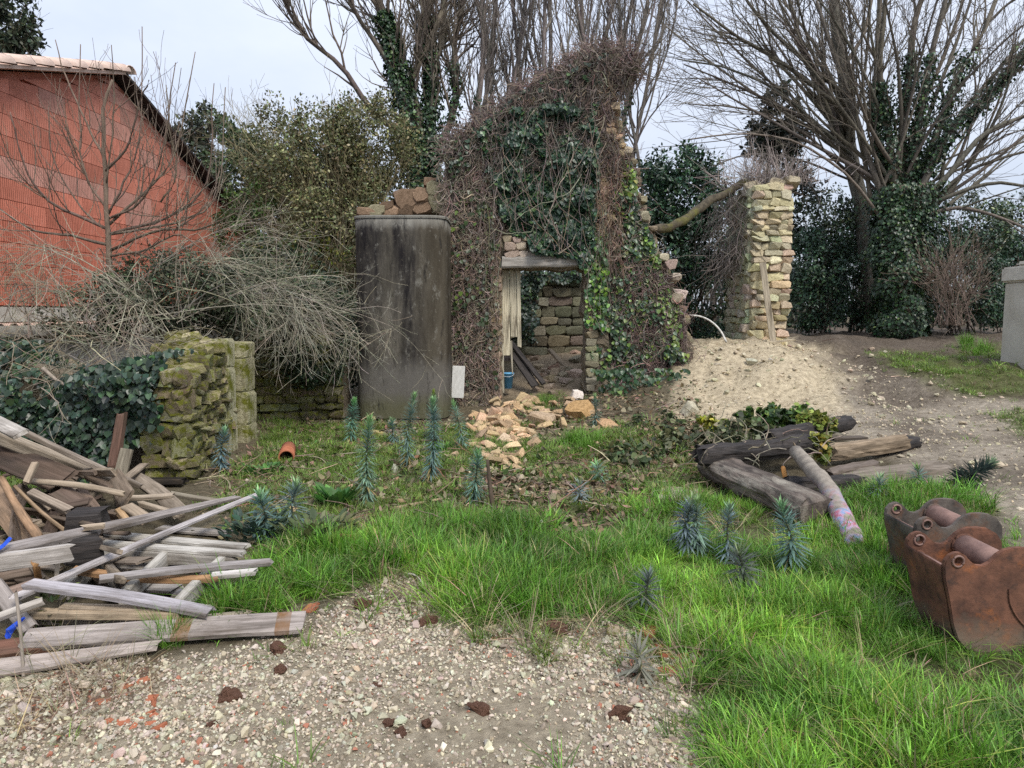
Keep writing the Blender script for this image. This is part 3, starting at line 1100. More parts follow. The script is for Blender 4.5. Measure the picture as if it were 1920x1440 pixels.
def plank_obj(name, p0, p1, wdt, thk, roll, color, parent=None, warp=.006, m=None, taper=1.0, rnd=False, rough=0.0):
    """a board or beam between two points, its own mesh with uneven ends and a slight bow"""
    p0, p1 = np.asarray(p0, float), np.asarray(p1, float)
    L = float(np.linalg.norm(p1 - p0))
    K = max(3, min(11, int(L / .12) + 2))
    if rough:
        K = 16
    xs = np.linspace(0, L, K)
    bow = warp * 1.8 * np.sin(np.linspace(0, math.pi, K)) * rng.normal(0, 1) * L
    V, n = [], 0
    if rnd:
        sec = [(math.cos(t) * .5, math.sin(t) * .5) for t in np.arange(10) * 2 * math.pi / 10]
    else:
        c = .16 if rough else .07
        sec = [(-.5 + c, -.5), (.5 - c, -.5), (.5, -.5 + c * 2), (.5, .5 - c * 2), (.5 - c, .5), (-.5 + c, .5), (-.5, .5 - c * 2), (-.5, -.5 + c * 2)]
    if rough:
        sec = [tuple(np.array(sec[i]) * (1 - f_) + np.array(sec[(i + 1) % len(sec)]) * f_) for i in range(len(sec)) for f_ in (0, .34, .67)]
    ns = len(sec)
    edge = 1 + np.cumsum(rng.normal(0, .012, K)) if not rnd else np.ones(K)
    so_ = rng.uniform(0, 50)
    for q, x in enumerate(xs):
        f = 1 + (taper - 1) * x / L
        for (a, b) in sec:
            ex = rng.normal(0, .012) if q in (0, K - 1) else 0
            jj = (1 + rng.normal(0, .05)) if rnd else 1 + rng.normal(0, .025)
            if rough:
                jj = 1 + rough * float(fbm(x * 7, a * 3 + so_, b * 3, 3))
                ex *= 2.5
            V.append([x + ex, a * wdt * f * jj * edge[q] + bow[q] * .5, b * thk * f * jj + bow[q]])
    fs = [[l * ns + i, l * ns + (i + 1) % ns, (l + 1) * ns + (i + 1) % ns, (l + 1) * ns + i] for l in range(K - 1) for i in range(ns)]
    caps = [list(range(ns))[::-1], list(range((K - 1) * ns, K * ns))]
    me = make_mesh(name, V, [np.array(fs), np.array(caps)], None, rnd, m or M_wood)
    X = Vector((p1 - p0) / L)
    up = Vector((0, 0, 1))
    if abs(X.z) > .95: up = Vector((0, 1, 0))
    Yv = up.cross(X).normalized()
    Zv = X.cross(Yv)
    R = Matrix((X, Yv, Zv)).transposed() @ Matrix.Rotation(roll, 3, 'X')
    o = link(name, me, None, color)
    o.matrix_basis = Matrix.Translation(Vector(p0)) @ R.to_4x4()
    if parent is not None:
        o.parent = parent
        o.matrix_parent_inverse = parent.matrix_basis.inverted()
    return o


build_ruin()


def build_pier():
    x0, x1 = P(1406, 500, 14)[0] + .04, P(1484, 500, 14)[0] - .04
    zt = P(1440, 342, 14)[2]
    zb = .6
    root = empty("stone_pier", ((x0 + x1) / 2, 14.7, .95), "tall cream rubble-stone pier with grass on top, standing on the mound", "stone pier")
    prism("core", [(x0 + .03, 14.0), (x1 - .03, 14.0), (x1 - .03, 15.5), (x0 + .03, 15.5)], zb, zt - .06, M_wallcore, root)
    f = lambda u: zb
    masonry(root, (x0, 14.0, 0), (1, 0, 0), x1 - x0, f, lambda u: zt - .12 * abs(u - .4), S_crag, .135, .23, (.55, .475, .325), proud=.06, depth=.26, jit=.16)
    masonry(root, (x0, 15.5, 0), (0, -1, 0), 1.45, f, lambda u: zt - .05, S_crag, .14, .24, (.42, .40, .29), proud=.05, depth=.2, jit=.12, N=np.array([-1., 0, 0]))
    for q in range(9):
        place("stone", S_rub[q % 10], (rng.uniform(x0, x1), rng.uniform(14, 15.4), zt + rng.uniform(-.05, .03)), (.28, .26, .14), tuple(rng.normal(0, .2, 3)), root, (.42, .36, .26))
    # timbers on and by it
    o = plank_obj("leaning_plank", P(1430, 492, 13.8), P(1450, 642, 13.62), .12, .035, .15, (.42, .36, .27), warp=.01)
    tag(o, "weathered narrow plank leaning upright against the cream stone pier", "plank")
    o = plank_obj("short_plank", P(1421, 646, 13.3), P(1490, 637, 13.5), .09, .03, .1, (.45, .38, .27))
    tag(o, "short plank lying on the mound at the pier's foot", "plank")
    mb = MB()
    pts = resample([P(1222, 432, 13.2), P(1262, 424, 13.4), P(1292, 404, 13.6), P(1320, 384, 13.9), P(1350, 368, 14.2), P(1385, 350, 14.6), P(1412, 338, 14.8)], 16)
    pts += rng.normal(0, .012, pts.shape)
    rr = np.linspace(.085, .075, 16) * (1 + rng.normal(0, .07, 16))
    tubes(mb, pts[None], rr[None], 9, (.085, .07, .05), cap=True)
    o = mb.obj("old_beam", M_mossbark, None, True)
    tag(o, "crooked mossy beam bridging from the ivy wall to the stone pier", "beam")
    o["kind"] = "thing"
    mb = MB()
    hp = resample([P(1286, 591, 13.3), P(1312, 593, 13.3), P(1335, 604, 13.2), P(1352, 622, 13.1), P(1362, 642, 13.0)], 12)
    tubes(mb, hp[None], np.full((1, 12), .018), 6, (.62, .6, .55), cap=True)
    tag(mb.obj("white_hose", M_bark, None, True), "pale arched hose end sticking out behind the mound", "hose")


M_mossbark = mat("mossy_beam", (.5, .5, .5), (1.4, 1.4, 1.3), 12, rough=.95, bump=.8, bscale=20, bdist=.03, src='Col', c3=(.13, .125, .03), s3=2.2, t3=(.5, .66))
build_pier()


def build_left_ruin():
    root = empty("mossy_stone_ruin", (-3.4, 7.4, 0), "low mossy yellow-green stone ruin with sloping top at the yard edge", "ruined wall")
    A, B, C_, D = np.array([-3.52, 6.72]), np.array([-3.08, 6.62]), np.array([-3.42, 8.45]), np.array([-4.05, 8.6])
    zA, zB, zC, zD = 1.02, 1.03, 1.30, 1.28
    ins = .06
    cen = (A + B + C_ + D) / 4
    foot = [p + (cen - p) * .06 for p in (A, B, C_, D)]
    prism("core", foot, -.1, np.array([zA, zB, zC, zD]) - .05, M_wallcore, root)
    moss = (.24, .215, .14)
    Wf = np.linalg.norm(B - A)
    masonry(root, (*A, 0), (*(B - A), 0), Wf, lambda u: -.05, lambda u: zA, S_mossr, .15, .2, moss, proud=.05, depth=.2, jit=.3)
    Ws = np.linalg.norm(C_ - B)
    masonry(root, (*B, 0), (*(C_ - B), 0), Ws, lambda u: -.05, lambda u: zB + (zC - zB) * u / Ws, S_mossr, .11, .17, moss, proud=.05, depth=.2, jit=.3)
    # capping rubble on the sloping top
    for q in range(46):
        s, t = rng.random(), rng.random()
        p = (A * (1 - s) + B * s) * (1 - t) + (D * (1 - s) + C_ * s) * t
        z = zA * (1 - t) + zC * t
        place("stone", S_moss[q % 8], (p[0], p[1], z + rng.uniform(-.05, .04)), rng.uniform(.12, .28, 3) * np.array([1, 1, .6]), tuple(rng.normal(0, .25, 3)), root,
              (np.array([.48, .42, .29]) if rng.random() < .2 else np.array([.26, .23, .13])) * math.exp(rng.normal(0, .2)))
    # dressed jamb stones at its far end
    z = -.03
    for h in (.52, .5, .33):
        place("jamb_stone", S_ash[rng.integers(5)], (-3.40, 8.32, z + h / 2), (.2, .28, h * .97), (0, 0, .1 + rng.normal(0, .03)), root, (.50, .47, .33))
        z += h
    # second jamb: dressed pillar with four courses
    pil = empty("stone_door_jamb", (-3.3, 8.95, 0), "short squared stone pillar with green moss beside the mossy ruin", "stone pillar")
    z = -.04
    for h in (.26, .42, .42, .2):
        place("stone", S_ash[rng.integers(5)], (-3.50, 8.92, z + h / 2), (.40, .34, h * .98), (0, 0, .05 + rng.normal(0, .02)), pil, np.array([.43, .40, .27]) * math.exp(rng.normal(0, .12)))
        z += h
    # low dark wall further back
    bw = empty("back_garden_wall", (-3.6, 10.6, 0), "dark overgrown rubble wall behind the stone pillar", "ruined wall")
    prism("core", [(-4.3, 10.5), (-2.6, 10.9), (-2.6, 11.3), (-4.3, 11.0)], 0, 1.45, M_wallcore, bw)
    U = np.array([1.7, .4, 0])
    masonry(bw, (-4.3, 10.46, 0), U, 1.74, lambda u: 0, lambda u: 1.35, S_mossr, .13, .2, (.20, .18, .12), proud=.05, depth=.2)
    # ivy-covered wall running left out of the picture
    iw = empty("ivy_garden_wall", (-5.5, 7.4, 0), "low garden wall buried under dark ivy behind the lumber heap", "garden wall")
    prism("core", [(-9.5, 8.1), (-5.6, 7.5), (-3.55, 6.95), (-3.6, 7.6), (-5.6, 8.3), (-9.5, 8.9)], -.1, [1.25, 1.2, .8, .8, 1.2, 1.25], M_wallcore, iw)
    # stones stacked on the wall behind the vat
    sw = empty("stub_wall", tuple(P(770, 400, 12.3)), "stub of rubble wall with reddish stones rising above the concrete vat", "ruined wall")
    xa, xb = P(676, 400, 12.3)[0], P(846, 400, 12.3)[0]
    prism("core", [(xa, 12.1), (xb, 12.1), (xb, 12.6), (xa, 12.6)], 0, 3.28, M_wallcore, sw)
    for (px, py, w_, h_) in [(690, 396, 34, 14), (712, 388, 30, 14), (735, 392, 34, 16), (728, 381, 26, 12), (762, 370, 40, 30), (760, 390, 36, 18), (790, 366, 28, 24), (792, 388, 34, 18), (812, 350, 24, 22), (820, 376, 30, 28), (806, 340, 22, 14), (826, 352, 20, 20), (830, 392, 30, 16), (700, 400, 40, 10)]:
        p = P(px, py + 4, 12.05)
        s = 12.05 / F
        place("stone", S_rub[rng.integers(10)], p, (w_ * s, .3, h_ * s * 1.1), tuple(rng.normal(0, .12, 3)), sw, np.array([.22, .15, .10] if rng.random() < .5 else [.22, .20, .13]) * math.exp(rng.normal(0, .2)))


build_left_ruin()


def build_post():
    x0 = 8.05
    zt = P(1876, 492, 11)[2]
    root = empty("gate_pillar", (x0 + .5, 11.4, .7), "pale rendered pillar with rough stone cap at the far right", "pillar")
    link("shaft", boxmesh("shaft", (x0, 11.0, .2), (x0 + 1.3, 11.7, zt - .28), M_plaster, .02), root)
    link("cap_stone", boxmesh("cap_stone", (x0 - .04, 10.95, zt - .279), (x0 + 1.35, 11.76, zt - .03), M_concl, .03), root)
    link("cap_top", boxmesh("cap_top", (x0 + .1, 11.05, zt - .029), (x0 + 1.2, 11.66, zt + .06), M_concl, .05), root)
    link("ledge", boxmesh("ledge", (x0 + .22, 10.86, zt - .44), (x0 + 1.0, 10.997, zt - .39), M_concl, .008), root)


build_post()

# ------------------------------------------------------------------ trees
def limb(pts, Y0, Y1, r0, r1, K=12):
    K = 12
    n = len(pts)
    Q = []
    for i, (px, py) in enumerate(pts):
        Q.append(P(px, py, Y0 + (Y1 - Y0) * i / (n - 1)))
    path = resample(Q, K)
    rad = np.linspace(r0, r1, K) * Y0 / F
    return path, rad


def bark_cols(n, base):
    return cvar(base, n, .12)


def ivy_on(mb, paths, radii, n, t=(0, .8), off=(.0, .22), size=(.055, .095), col=(.028, .058, .026), alt=(.075, .125, .04), p=.15):
    N, K, _ = paths.shape
    wt = np.linalg.norm(np.diff(paths, axis=1), axis=2).sum(1)
    pi = rng.choice(N, n, p=wt / wt.sum())
    tt = rng.uniform(t[0], t[1], n) * (K - 1.001)
    i = tt.astype(int)
    f = (tt - i)[:, None]
    c = paths[pi, i] * (1 - f) + paths[pi, i + 1] * f
    r = (radii[pi, i] * (1 - f[:, 0]) + radii[pi, i + 1] * f[:, 0])
    tan = nrm(paths[pi, i + 1] - paths[pi, i])
    o = nrm(np.cross(tan, rdir(n)))
    clump = .6 + .8 * np.clip(vn(c[:, 0] * 2.5 + o[:, 0] * 2, c[:, 2] * 2.2, c[:, 1] * 2.5 + o[:, 1] * 2), -.6, 1)
    pos = c + o * (r + rng.uniform(off[0], off[1], n) * clump)[:, None]
    d = nrm(np.array([0, 0, -.8]) + .55 * o + .5 * rdir(n))
    leaves(mb, pos, d, nrm(o + .6 * rdir(n) + np.array([0, 0, .35])), rng.uniform(size[0], size[1], n), LEAF_IVY, cvar(col, n, .35, alt, p))


def tree(name, label, base, limbs, bark, levels, ivy=None, sides=8, cat="tree", group=None, twig=None):
    root = empty(name, base, label, cat, group)
    Pp = np.stack([l[0] for l in limbs])
    Rr = np.stack([l[1] for l in limbs])
    mb = MB()
    tubes(mb, Pp + rng.normal(0, .006, Pp.shape), Rr * (1 + rng.normal(0, .04, Rr.shape)), sides, bark_cols(len(limbs), bark), cap=True)
    mb.obj("trunk", M_bark, root, True)
    mb = MB()
    src = (Pp[1:] if len(Pp) > 3 else Pp, Rr[1:] if len(Rr) > 3 else Rr)
    for li, kw in enumerate(levels):
        nxt = grow(*src, **kw)
        tubes(mb, *nxt, 4 if li == 0 else 3, bark_cols(len(nxt[0]), twig or bark))
        src = nxt if kw.get('chain', True) else src
    mb.obj("crown", M_bark, root)
    if ivy:
        mb = MB()
        for (idx, kw) in ivy:
            ivy_on(mb, Pp[idx], Rr[idx], **kw)
        mb.obj("ivy_leaves", M_ivy, root)
    return root


BARK = (.15, .13, .105)


def fan(cx, cy, sp, a0, a1, n, Y):
    """long straight shoots springing from a pollard head"""
    out = []
    for q in range(n):
        a = rng.uniform(a0, a1)
        l = rng.uniform(230, 480)
        b = (cx + rng.normal(0, sp), cy + rng.uniform(-30, 60))
        bend = rng.normal(0, .16) - .12 * a
        pts = [b]
        for k in range(4):
            pts.append((pts[-1][0] + math.sin(a) * l / 4, pts[-1][1] - math.cos(a) * l / 4))
            a += bend
        out.append(limb(pts, Y, Y + rng.normal(0, 1.6), rng.uniform(2.6, 4.6), 1.0))
    return out


def build_trees():
    # ivy-clad pollard on the right
    L = [limb([(1688, 648), (1690, 540), (1690, 440), (1688, 350)], 19, 19, 34, 38)]
    spec = [([(1672, 400), (1645, 283), (1641, 187), (1644, 117), (1650, 0), (1652, -90)], 19, 19.6, 13, 4),
            ([(1680, 380), (1667, 250), (1654, 183), (1650, 113), (1661, 0), (1668, -90)], 18.8, 18, 11, 4),
            ([(1690, 370), (1693, 233), (1703, 150), (1713, 50), (1727, 0), (1745, -80)], 19, 19.5, 14, 4),
            ([(1700, 370), (1723, 233), (1747, 100), (1773, 0), (1795, -90)], 19, 18, 11, 4),
            ([(1710, 375), (1757, 250), (1797, 140), (1840, 67), (1867, 0), (1900, -90)], 19, 20, 12, 4),
            ([(1715, 380), (1780, 250), (1847, 187), (1910, 110), (1990, 40)], 18.8, 18, 11, 5),
            ([(1715, 390), (1773, 333), (1847, 250), (1930, 213), (2040, 150)], 18.8, 17.6, 9, 3),
            ([(1715, 400), (1780, 367), (1863, 343), (1930, 350), (2020, 350)], 18.8, 17, 7, 2),
            ([(1712, 410), (1790, 390), (1850, 400), (1930, 430), (2000, 460)], 18.7, 17, 6, 2),
            ([(1665, 400), (1630, 300), (1600, 200), (1562, 100), (1530, 0)], 19, 18.2, 9, 3),
            ([(1660, 420), (1590, 330), (1500, 270), (1400, 250), (1290, 262)], 18.8, 17, 4.5, 1.4),
            ([(1710, 360), (1790, 230), (1880, 120), (1960, 30)], 19, 20, 8, 3),
            ([(1705, 360), (1740, 220), (1790, 90), (1830, -30)], 19.3, 20.5, 8, 3),
            ([(1712, 420), (1800, 330), (1900, 290), (2000, 270)], 18.9, 18, 6, 2),
            ([(1700, 365), (1712, 240), (1760, 130), (1800, 20), (1820, -60)], 19.3, 21, 8, 3)]
    L += [limb(s[0], s[1], s[2], s[3] * .64, s[4] * .75) for s in spec]
    L += fan(1692, 365, 24, -1.15, 1.3, 30, 19)
    tree("ivy_pollard_tree", "bare fan-branched pollard with thick ivy trunk, right of the pier", tuple(P(1688, 640, 19)), L, BARK,
         [dict(n=200, t=(.25, 1), L=(.8, 2.6), ang=(.2, .6), up=.04, K=6, wob=.09, rs=.55, r1=.007, rmax=.04),
          dict(n=900, t=(.15, 1), L=(.5, 1.6), ang=(.3, .8), up=.04, K=5, wob=.14, rs=.7, r1=.005),
          dict(n=1500, t=(.2, 1), L=(.25, .8), ang=(.3, .8), up=.02, K=4, wob=.12, rs=.8, r1=.004)],
         ivy=[([0], dict(n=13000, t=(0, 1), off=(.05, .5))), ([3, 4, 5], dict(n=4200, t=(0, .5), off=(0, .3))), ([6], dict(n=1500, t=(.1, .85), off=(0, .28))), ([1, 2], dict(n=2600, t=(0, .5), off=(0, .22)))])
    # straight grey trunk beside it
    L = [limb([(1650, 640), (1625, 500), (1613, 367), (1593, 290), (1587, 173), (1573, 100), (1563, 0), (1558, -80)], 21, 20.5, 15, 8, 14)]
    spec = [([(1600, 300), (1557, 217), (1513, 110), (1480, 0), (1460, -80)], 20.6, 19.5, 8, 3),
            ([(1590, 260), (1573, 200), (1453, 110), (1380, 67), (1300, 7)], 20.6, 18, 8, 2),
            ([(1587, 180), (1507, 113), (1440, 50), (1400, 0), (1370, -50)], 20.5, 19, 7, 2),
            ([(1598, 330), (1500, 245), (1400, 205), (1290, 195)], 20.5, 18, 4.5, 1.4),
            ([(1600, 340), (1500, 300), (1400, 290), (1300, 330)], 20.5, 17.5, 3.5, 1.2),
            ([(1580, 130), (1620, 60), (1640, -30)], 20.4, 21, 7, 3),
            ([(1585, 200), (1530, 90), (1490, 30), (1440, -40)], 20.5, 21, 6, 2),
            ([(1595, 290), (1470, 180), (1370, 130), (1270, 110)], 20.5, 18.5, 5, 1.5),
            ([(1592, 270), (1480, 140), (1420, 90), (1340, 60)], 20.5, 21.5, 6, 2)]
    L += [limb(s[0], s[1], s[2], s[3] * .64, s[4] * .75) for s in spec]
    L += fan(1592, 250, 10, -1.25, .3, 16, 20.6)
    tree("grey_trunk_tree", "bare tree with smooth grey trunk and long branches arching left over the pier", tuple(P(1650, 640, 21)), L, (.165, .145, .118),
         [dict(n=130, t=(.2, 1), L=(.8, 2.6), ang=(.2, .6), up=.03, K=6, wob=.09, rs=.55, r1=.007, rmax=.04),
          dict(n=800, t=(.15, 1), L=(.5, 1.5), ang=(.3, .8), up=.02, K=5, wob=.14, rs=.7, r1=.005),
          dict(n=1400, t=(.2, 1), L=(.25, .8), ang=(.3, .8), up=.02, K=4, wob=.12, rs=.8, r1=.004)],
         ivy=[([0], dict(n=700, t=(0, .3), off=(0, .3)))])
    # tall multi-stem tree with ivy stems behind the gable
    L = [limb([(800, 520), (797, 400), (792, 310), (788, 262)], 18.5, 18.5, 22, 20)]
    spec = [([(790, 330), (757, 187), (740, 110), (727, 50), (707, 0), (690, -80)], 18.5, 18, 15, 6),
            ([(795, 300), (783, 213), (770, 160), (782, 125), (800, 90), (830, 20)], 18.4, 18.6, 9, 4),
            ([(800, 330), (807, 233), (807, 133), (797, 67), (803, 0), (806, -80)], 18.5, 19, 12, 5),
            ([(806, 220), (812, 127), (830, 73), (832, 0), (835, -80)], 18.8, 19, 9, 4),
            ([(770, 260), (700, 210), (640, 125), (585, 80), (545, 30), (530, -10)], 18.4, 17, 6, 2),
            ([(800, 330), (853, 200), (851, 100), (868, 0), (875, -80)], 18.5, 19.5, 7, 3),
            ([(745, 140), (690, 60), (660, 10), (640, -50)], 18.2, 17.4, 5, 2)]
    L += [limb(*s) for s in spec]
    tree("ivy_stemmed_tree", "tall bare tree with ivy-wrapped stems rising behind the vat", tuple(P(800, 520, 18.5)), L, (.15, .125, .10),
         [dict(n=170, t=(.2, 1), L=(.8, 2.4), ang=(.25, .7), up=.16, K=6, wob=.12, rs=.5, r1=.008, rmax=.04),
          dict(n=900, t=(.15, 1), L=(.4, 1.4), ang=(.3, .8), up=.12, K=5, wob=.14, rs=.7, r1=.005),
          dict(n=1800, t=(.2, 1), L=(.25, .7), ang=(.3, .8), up=.08, K=4, wob=.12, rs=.8, r1=.004)],
         ivy=[([0], dict(n=5000, t=(0, 1), off=(.02, .5))), ([1], dict(n=4500, t=(0, .72), off=(0, .2))), ([3], dict(n=3800, t=(0, .72), off=(0, .2))), ([6, 2], dict(n=1200, t=(0, .45), off=(0, .2)))])
    # coppice stems behind the ruined gable, each a tree of its own
    stems = [(880, 300, 905, 8, 19), (905, 290, 930, 6, 20), (940, 260, 985, 7, 19.5), (965, 280, 960, 5, 20.5), (1000, 270, 1030, 7, 20), (1035, 260, 1022, 5, 19), (1065, 260, 1090, 7, 20.5), (1095, 260, 1080, 5, 19.5),
             (1125, 260, 1150, 6, 20), (1165, 290, 1215, 7, 19), (1185, 320, 1240, 5, 20), (1150, 300, 1185, 6, 21), (925, 250, 895, 5, 20.5), (1205, 350, 1160, 5, 19.5)]
    order = sorted(range(len(stems)), key=lambda q: stems[q][0])
    for i, (xb, yb, xt, r, Y) in enumerate(stems):
        r = r * .68
        xm = (xb + xt) / 2 + rng.normal(0, 9)
        L = [limb([(xb, 560), (xb, yb), (xm, yb * .5), (xt, 0), (xt + (xt - xm) * .4, -90)], Y, Y + rng.normal(0, .6), r, 3, 12)]
        for q in range(2):
            ya = rng.uniform(120, 300)
            f = (yb - ya) / yb if ya < yb else 0
            x_ = xb + (xt - xb) * max(f, 0)
            sx = rng.choice([-1, 1]) * rng.uniform(25, 90)
            L.append(limb([(x_, ya), (x_ + sx * .5, ya - 90), (x_ + sx * .8, ya - 200), (x_ + sx, ya - 330)], Y, Y + rng.normal(0, 1), r * .5, 1.4))
        words = ["first", "second", "third", "fourth", "fifth", "sixth", "seventh", "eighth", "ninth", "tenth", "eleventh", "twelfth", "thirteenth", "fourteenth"]
        tree("coppice_stem", "%s slender bare tree, counted from the left, in the thicket behind the gable" % words[order.index(i)], tuple(P(xb, 560, Y)), L, (.19, .165, .145),
             [dict(n=24, t=(.2, 1), L=(.6, 2.0), ang=(.2, .6), up=.2, K=6, wob=.12, rs=.6, r1=.008, rmax=.03),
              dict(n=110, t=(.1, 1), L=(.4, 1.2), ang=(.25, .7), up=.15, K=5, wob=.13, rs=.7, r1=.006),
              dict(n=170, t=(.2, 1), L=(.25, .7), ang=(.3, .8), up=.1, K=4, wob=.12, rs=.8, r1=.005)], group="slender trees in the thicket behind the gable",
             ivy=[([0], dict(n=300, t=(0, .45), off=(0, .15)))] if i % 3 == 0 else None)
    # small fruit tree in front of the red wall
    Yt = 9.2
    L = [limb([(206, 640), (206, 520), (201, 420), (196, 300), (193, 210), (212, 150)], Yt, Yt, 6.5, 2, 14)]
    spec = [([(198, 320), (240, 270), (262, 190), (280, 150)], Yt, Yt - .3, 4, 1.2), ([(196, 300), (165, 235), (130, 160), (103, 75)], Yt, Yt + .3, 4, 1),
            ([(205, 430), (100, 382), (50, 320), (20, 210)], Yt, Yt - .5, 5, 1.2), ([(205, 420), (290, 340), (330, 280), (366, 97)], Yt, Yt + .2, 5, 1),
            ([(203, 410), (260, 380), (300, 300), (328, 118)], Yt, Yt - .4, 4, 1), ([(203, 400), (230, 350), (262, 250), (267, 50)], Yt, Yt - .2, 4, 1),
            ([(206, 440), (330, 400), (390, 330), (400, 155)], Yt, Yt + .4, 5, 1), ([(206, 440), (350, 410), (410, 350), (422, 165)], Yt, Yt + .1, 4, 1),
            ([(200, 390), (160, 330), (150, 240), (150, 83)], Yt, Yt + .2, 4, 1), ([(198, 350), (210, 260), (214, 180), (212, 85)], Yt, Yt - .2, 3, 1),
            ([(206, 460), (120, 440), (60, 430), (-20, 380)], Yt, Yt - .8, 5, 1.2), ([(206, 470), (300, 430), (370, 430), (440, 400)], Yt, Yt - .7, 5, 1.2),
            ([(204, 430), (160, 400), (100, 300), (90, 200)], Yt, Yt + .3, 3.5, 1), ([(300, 380), (330, 330), (318, 230), (312, 160)], Yt, Yt, 3, 1), ([(206, 480), (270, 470), (330, 440), (380, 470)], Yt, Yt - .6, 4, 1.2)]
    L += [limb(s[0], s[1], s[2], s[3] * .6, s[4] * .8) for s in spec]
    tree("fruit_tree", "small bare fruit tree with upright shoots before the red wall", tuple(P(206, 640, Yt)), L, (.17, .13, .10),
         [dict(n=90, t=(.1, .7), L=(.3, 1.1), ang=(.4, 1.0), up=.22, K=6, wob=.1, rs=.5, r1=.0035, rmax=.012),
          dict(n=260, t=(.1, 1), L=(.2, .7), ang=(.4, 1.0), up=.15, K=5, wob=.12, rs=.6, r1=.0025)],
         ivy=[([0], dict(n=500, t=(0, .22), off=(0, .22), size=(.05, .09)))])


build_trees()


# ------------------------------------------------------------------ leafy masses
def blob(mb, c, r, n, clumps, size, shape, col, alt=None, p=.2, shell=.55, var=.35, cr=(.16, .32)):
    c, r = np.asarray(c, float), np.asarray(r, float)
    cd = rdir(clumps) * (shell + (1 - shell) * rng.random((clumps, 1))) ** .7
    cc = c + cd * r
    ci = rng.integers(0, clumps, n)
    rad = rng.uniform(cr[0], cr[1], clumps) * r.mean()
    o = rdir(n) * (rng.random((n, 1)) ** .4)
    pos = cc[ci] + o * rad[ci][:, None]
    out = nrm(pos - c)
    shade = np.exp(rng.normal(0, .25, clumps))[ci][:, None]
    d = nrm(out * .5 + rdir(n) * .8 + np.array([0, 0, -.25]))
    nn = nrm(o * .6 + out * .5 + .5 * rdir(n) + np.array([0, 0, .4]))
    leaves(mb, pos, d, nn, rng.uniform(size[0], size[1], n), shape, np.clip(cvar(col, n, var, alt, p) * shade, 0, 1))


def shrub(name, label, base, blobs, stems=40, bark=(.10, .085, .06), stemr=.02, cat="shrub", group=None, twigs=0, m=None, spread=1.0, leafless=0):
    root = empty(name, tuple(base), label, cat, group)
    mb = MB()
    for kw in blobs:
        blob(mb, **kw)
    if blobs:
        mb.obj("crown", m or M_leaf, root)
    if stems:
        mb = MB()
        tgt = []
        for s in range(stems):
            b = blobs[s % len(blobs)]
            tgt.append(np.asarray(b['c']) + rdir(1)[0] * np.asarray(b['r']) * rng.uniform(.5, 1.05))
        tgt = np.array(tgt)
        b0 = np.asarray(base) + rng.normal(0, .25 * spread, (stems, 3)) * np.array([1, 1, 0])
        mid = b0 * .5 + tgt * .5 + rng.normal(0, .12, (stems, 3)) + np.array([0, 0, .25])
        paths = np.stack([resample([b0[i], mid[i], tgt[i]], 7) for i in range(stems)])
        rad = np.linspace(stemr, stemr * .3, 7)[None] * rng.uniform(.6, 1.3, (stems, 1))
        tubes(mb, paths, rad, 4, bark_cols(stems, bark))
        if twigs:
            nx_ = grow(paths, rad, twigs, t=(.3, 1), L=(.3, 1.2), ang=(.3, .9), up=.1, K=5, wob=.15, rs=.5, r1=.004, rmax=.012)
            tubes(mb, *nx_, 3, bark_cols(twigs, bark))
            nx2 = grow(*nx_, twigs * 2, t=(.2, 1), L=(.15, .6), ang=(.4, 1), up=.08, K=4, wob=.15, rs=.7, r1=.0035)
            tubes(mb, *nx2, 3, bark_cols(twigs * 2, bark))
        mb.obj("stems", M_bark, root)
    return root


def B(px, py, Y, rx, rz, ry=None, **kw):
    """a leaf mass round a picture point; radii given in picture pixels"""
    s = Y / F
    d = dict(c=P(px, py, Y), r=(rx * s, (ry if ry else rx) * s, rz * s))
    d.update(kw)
    return d


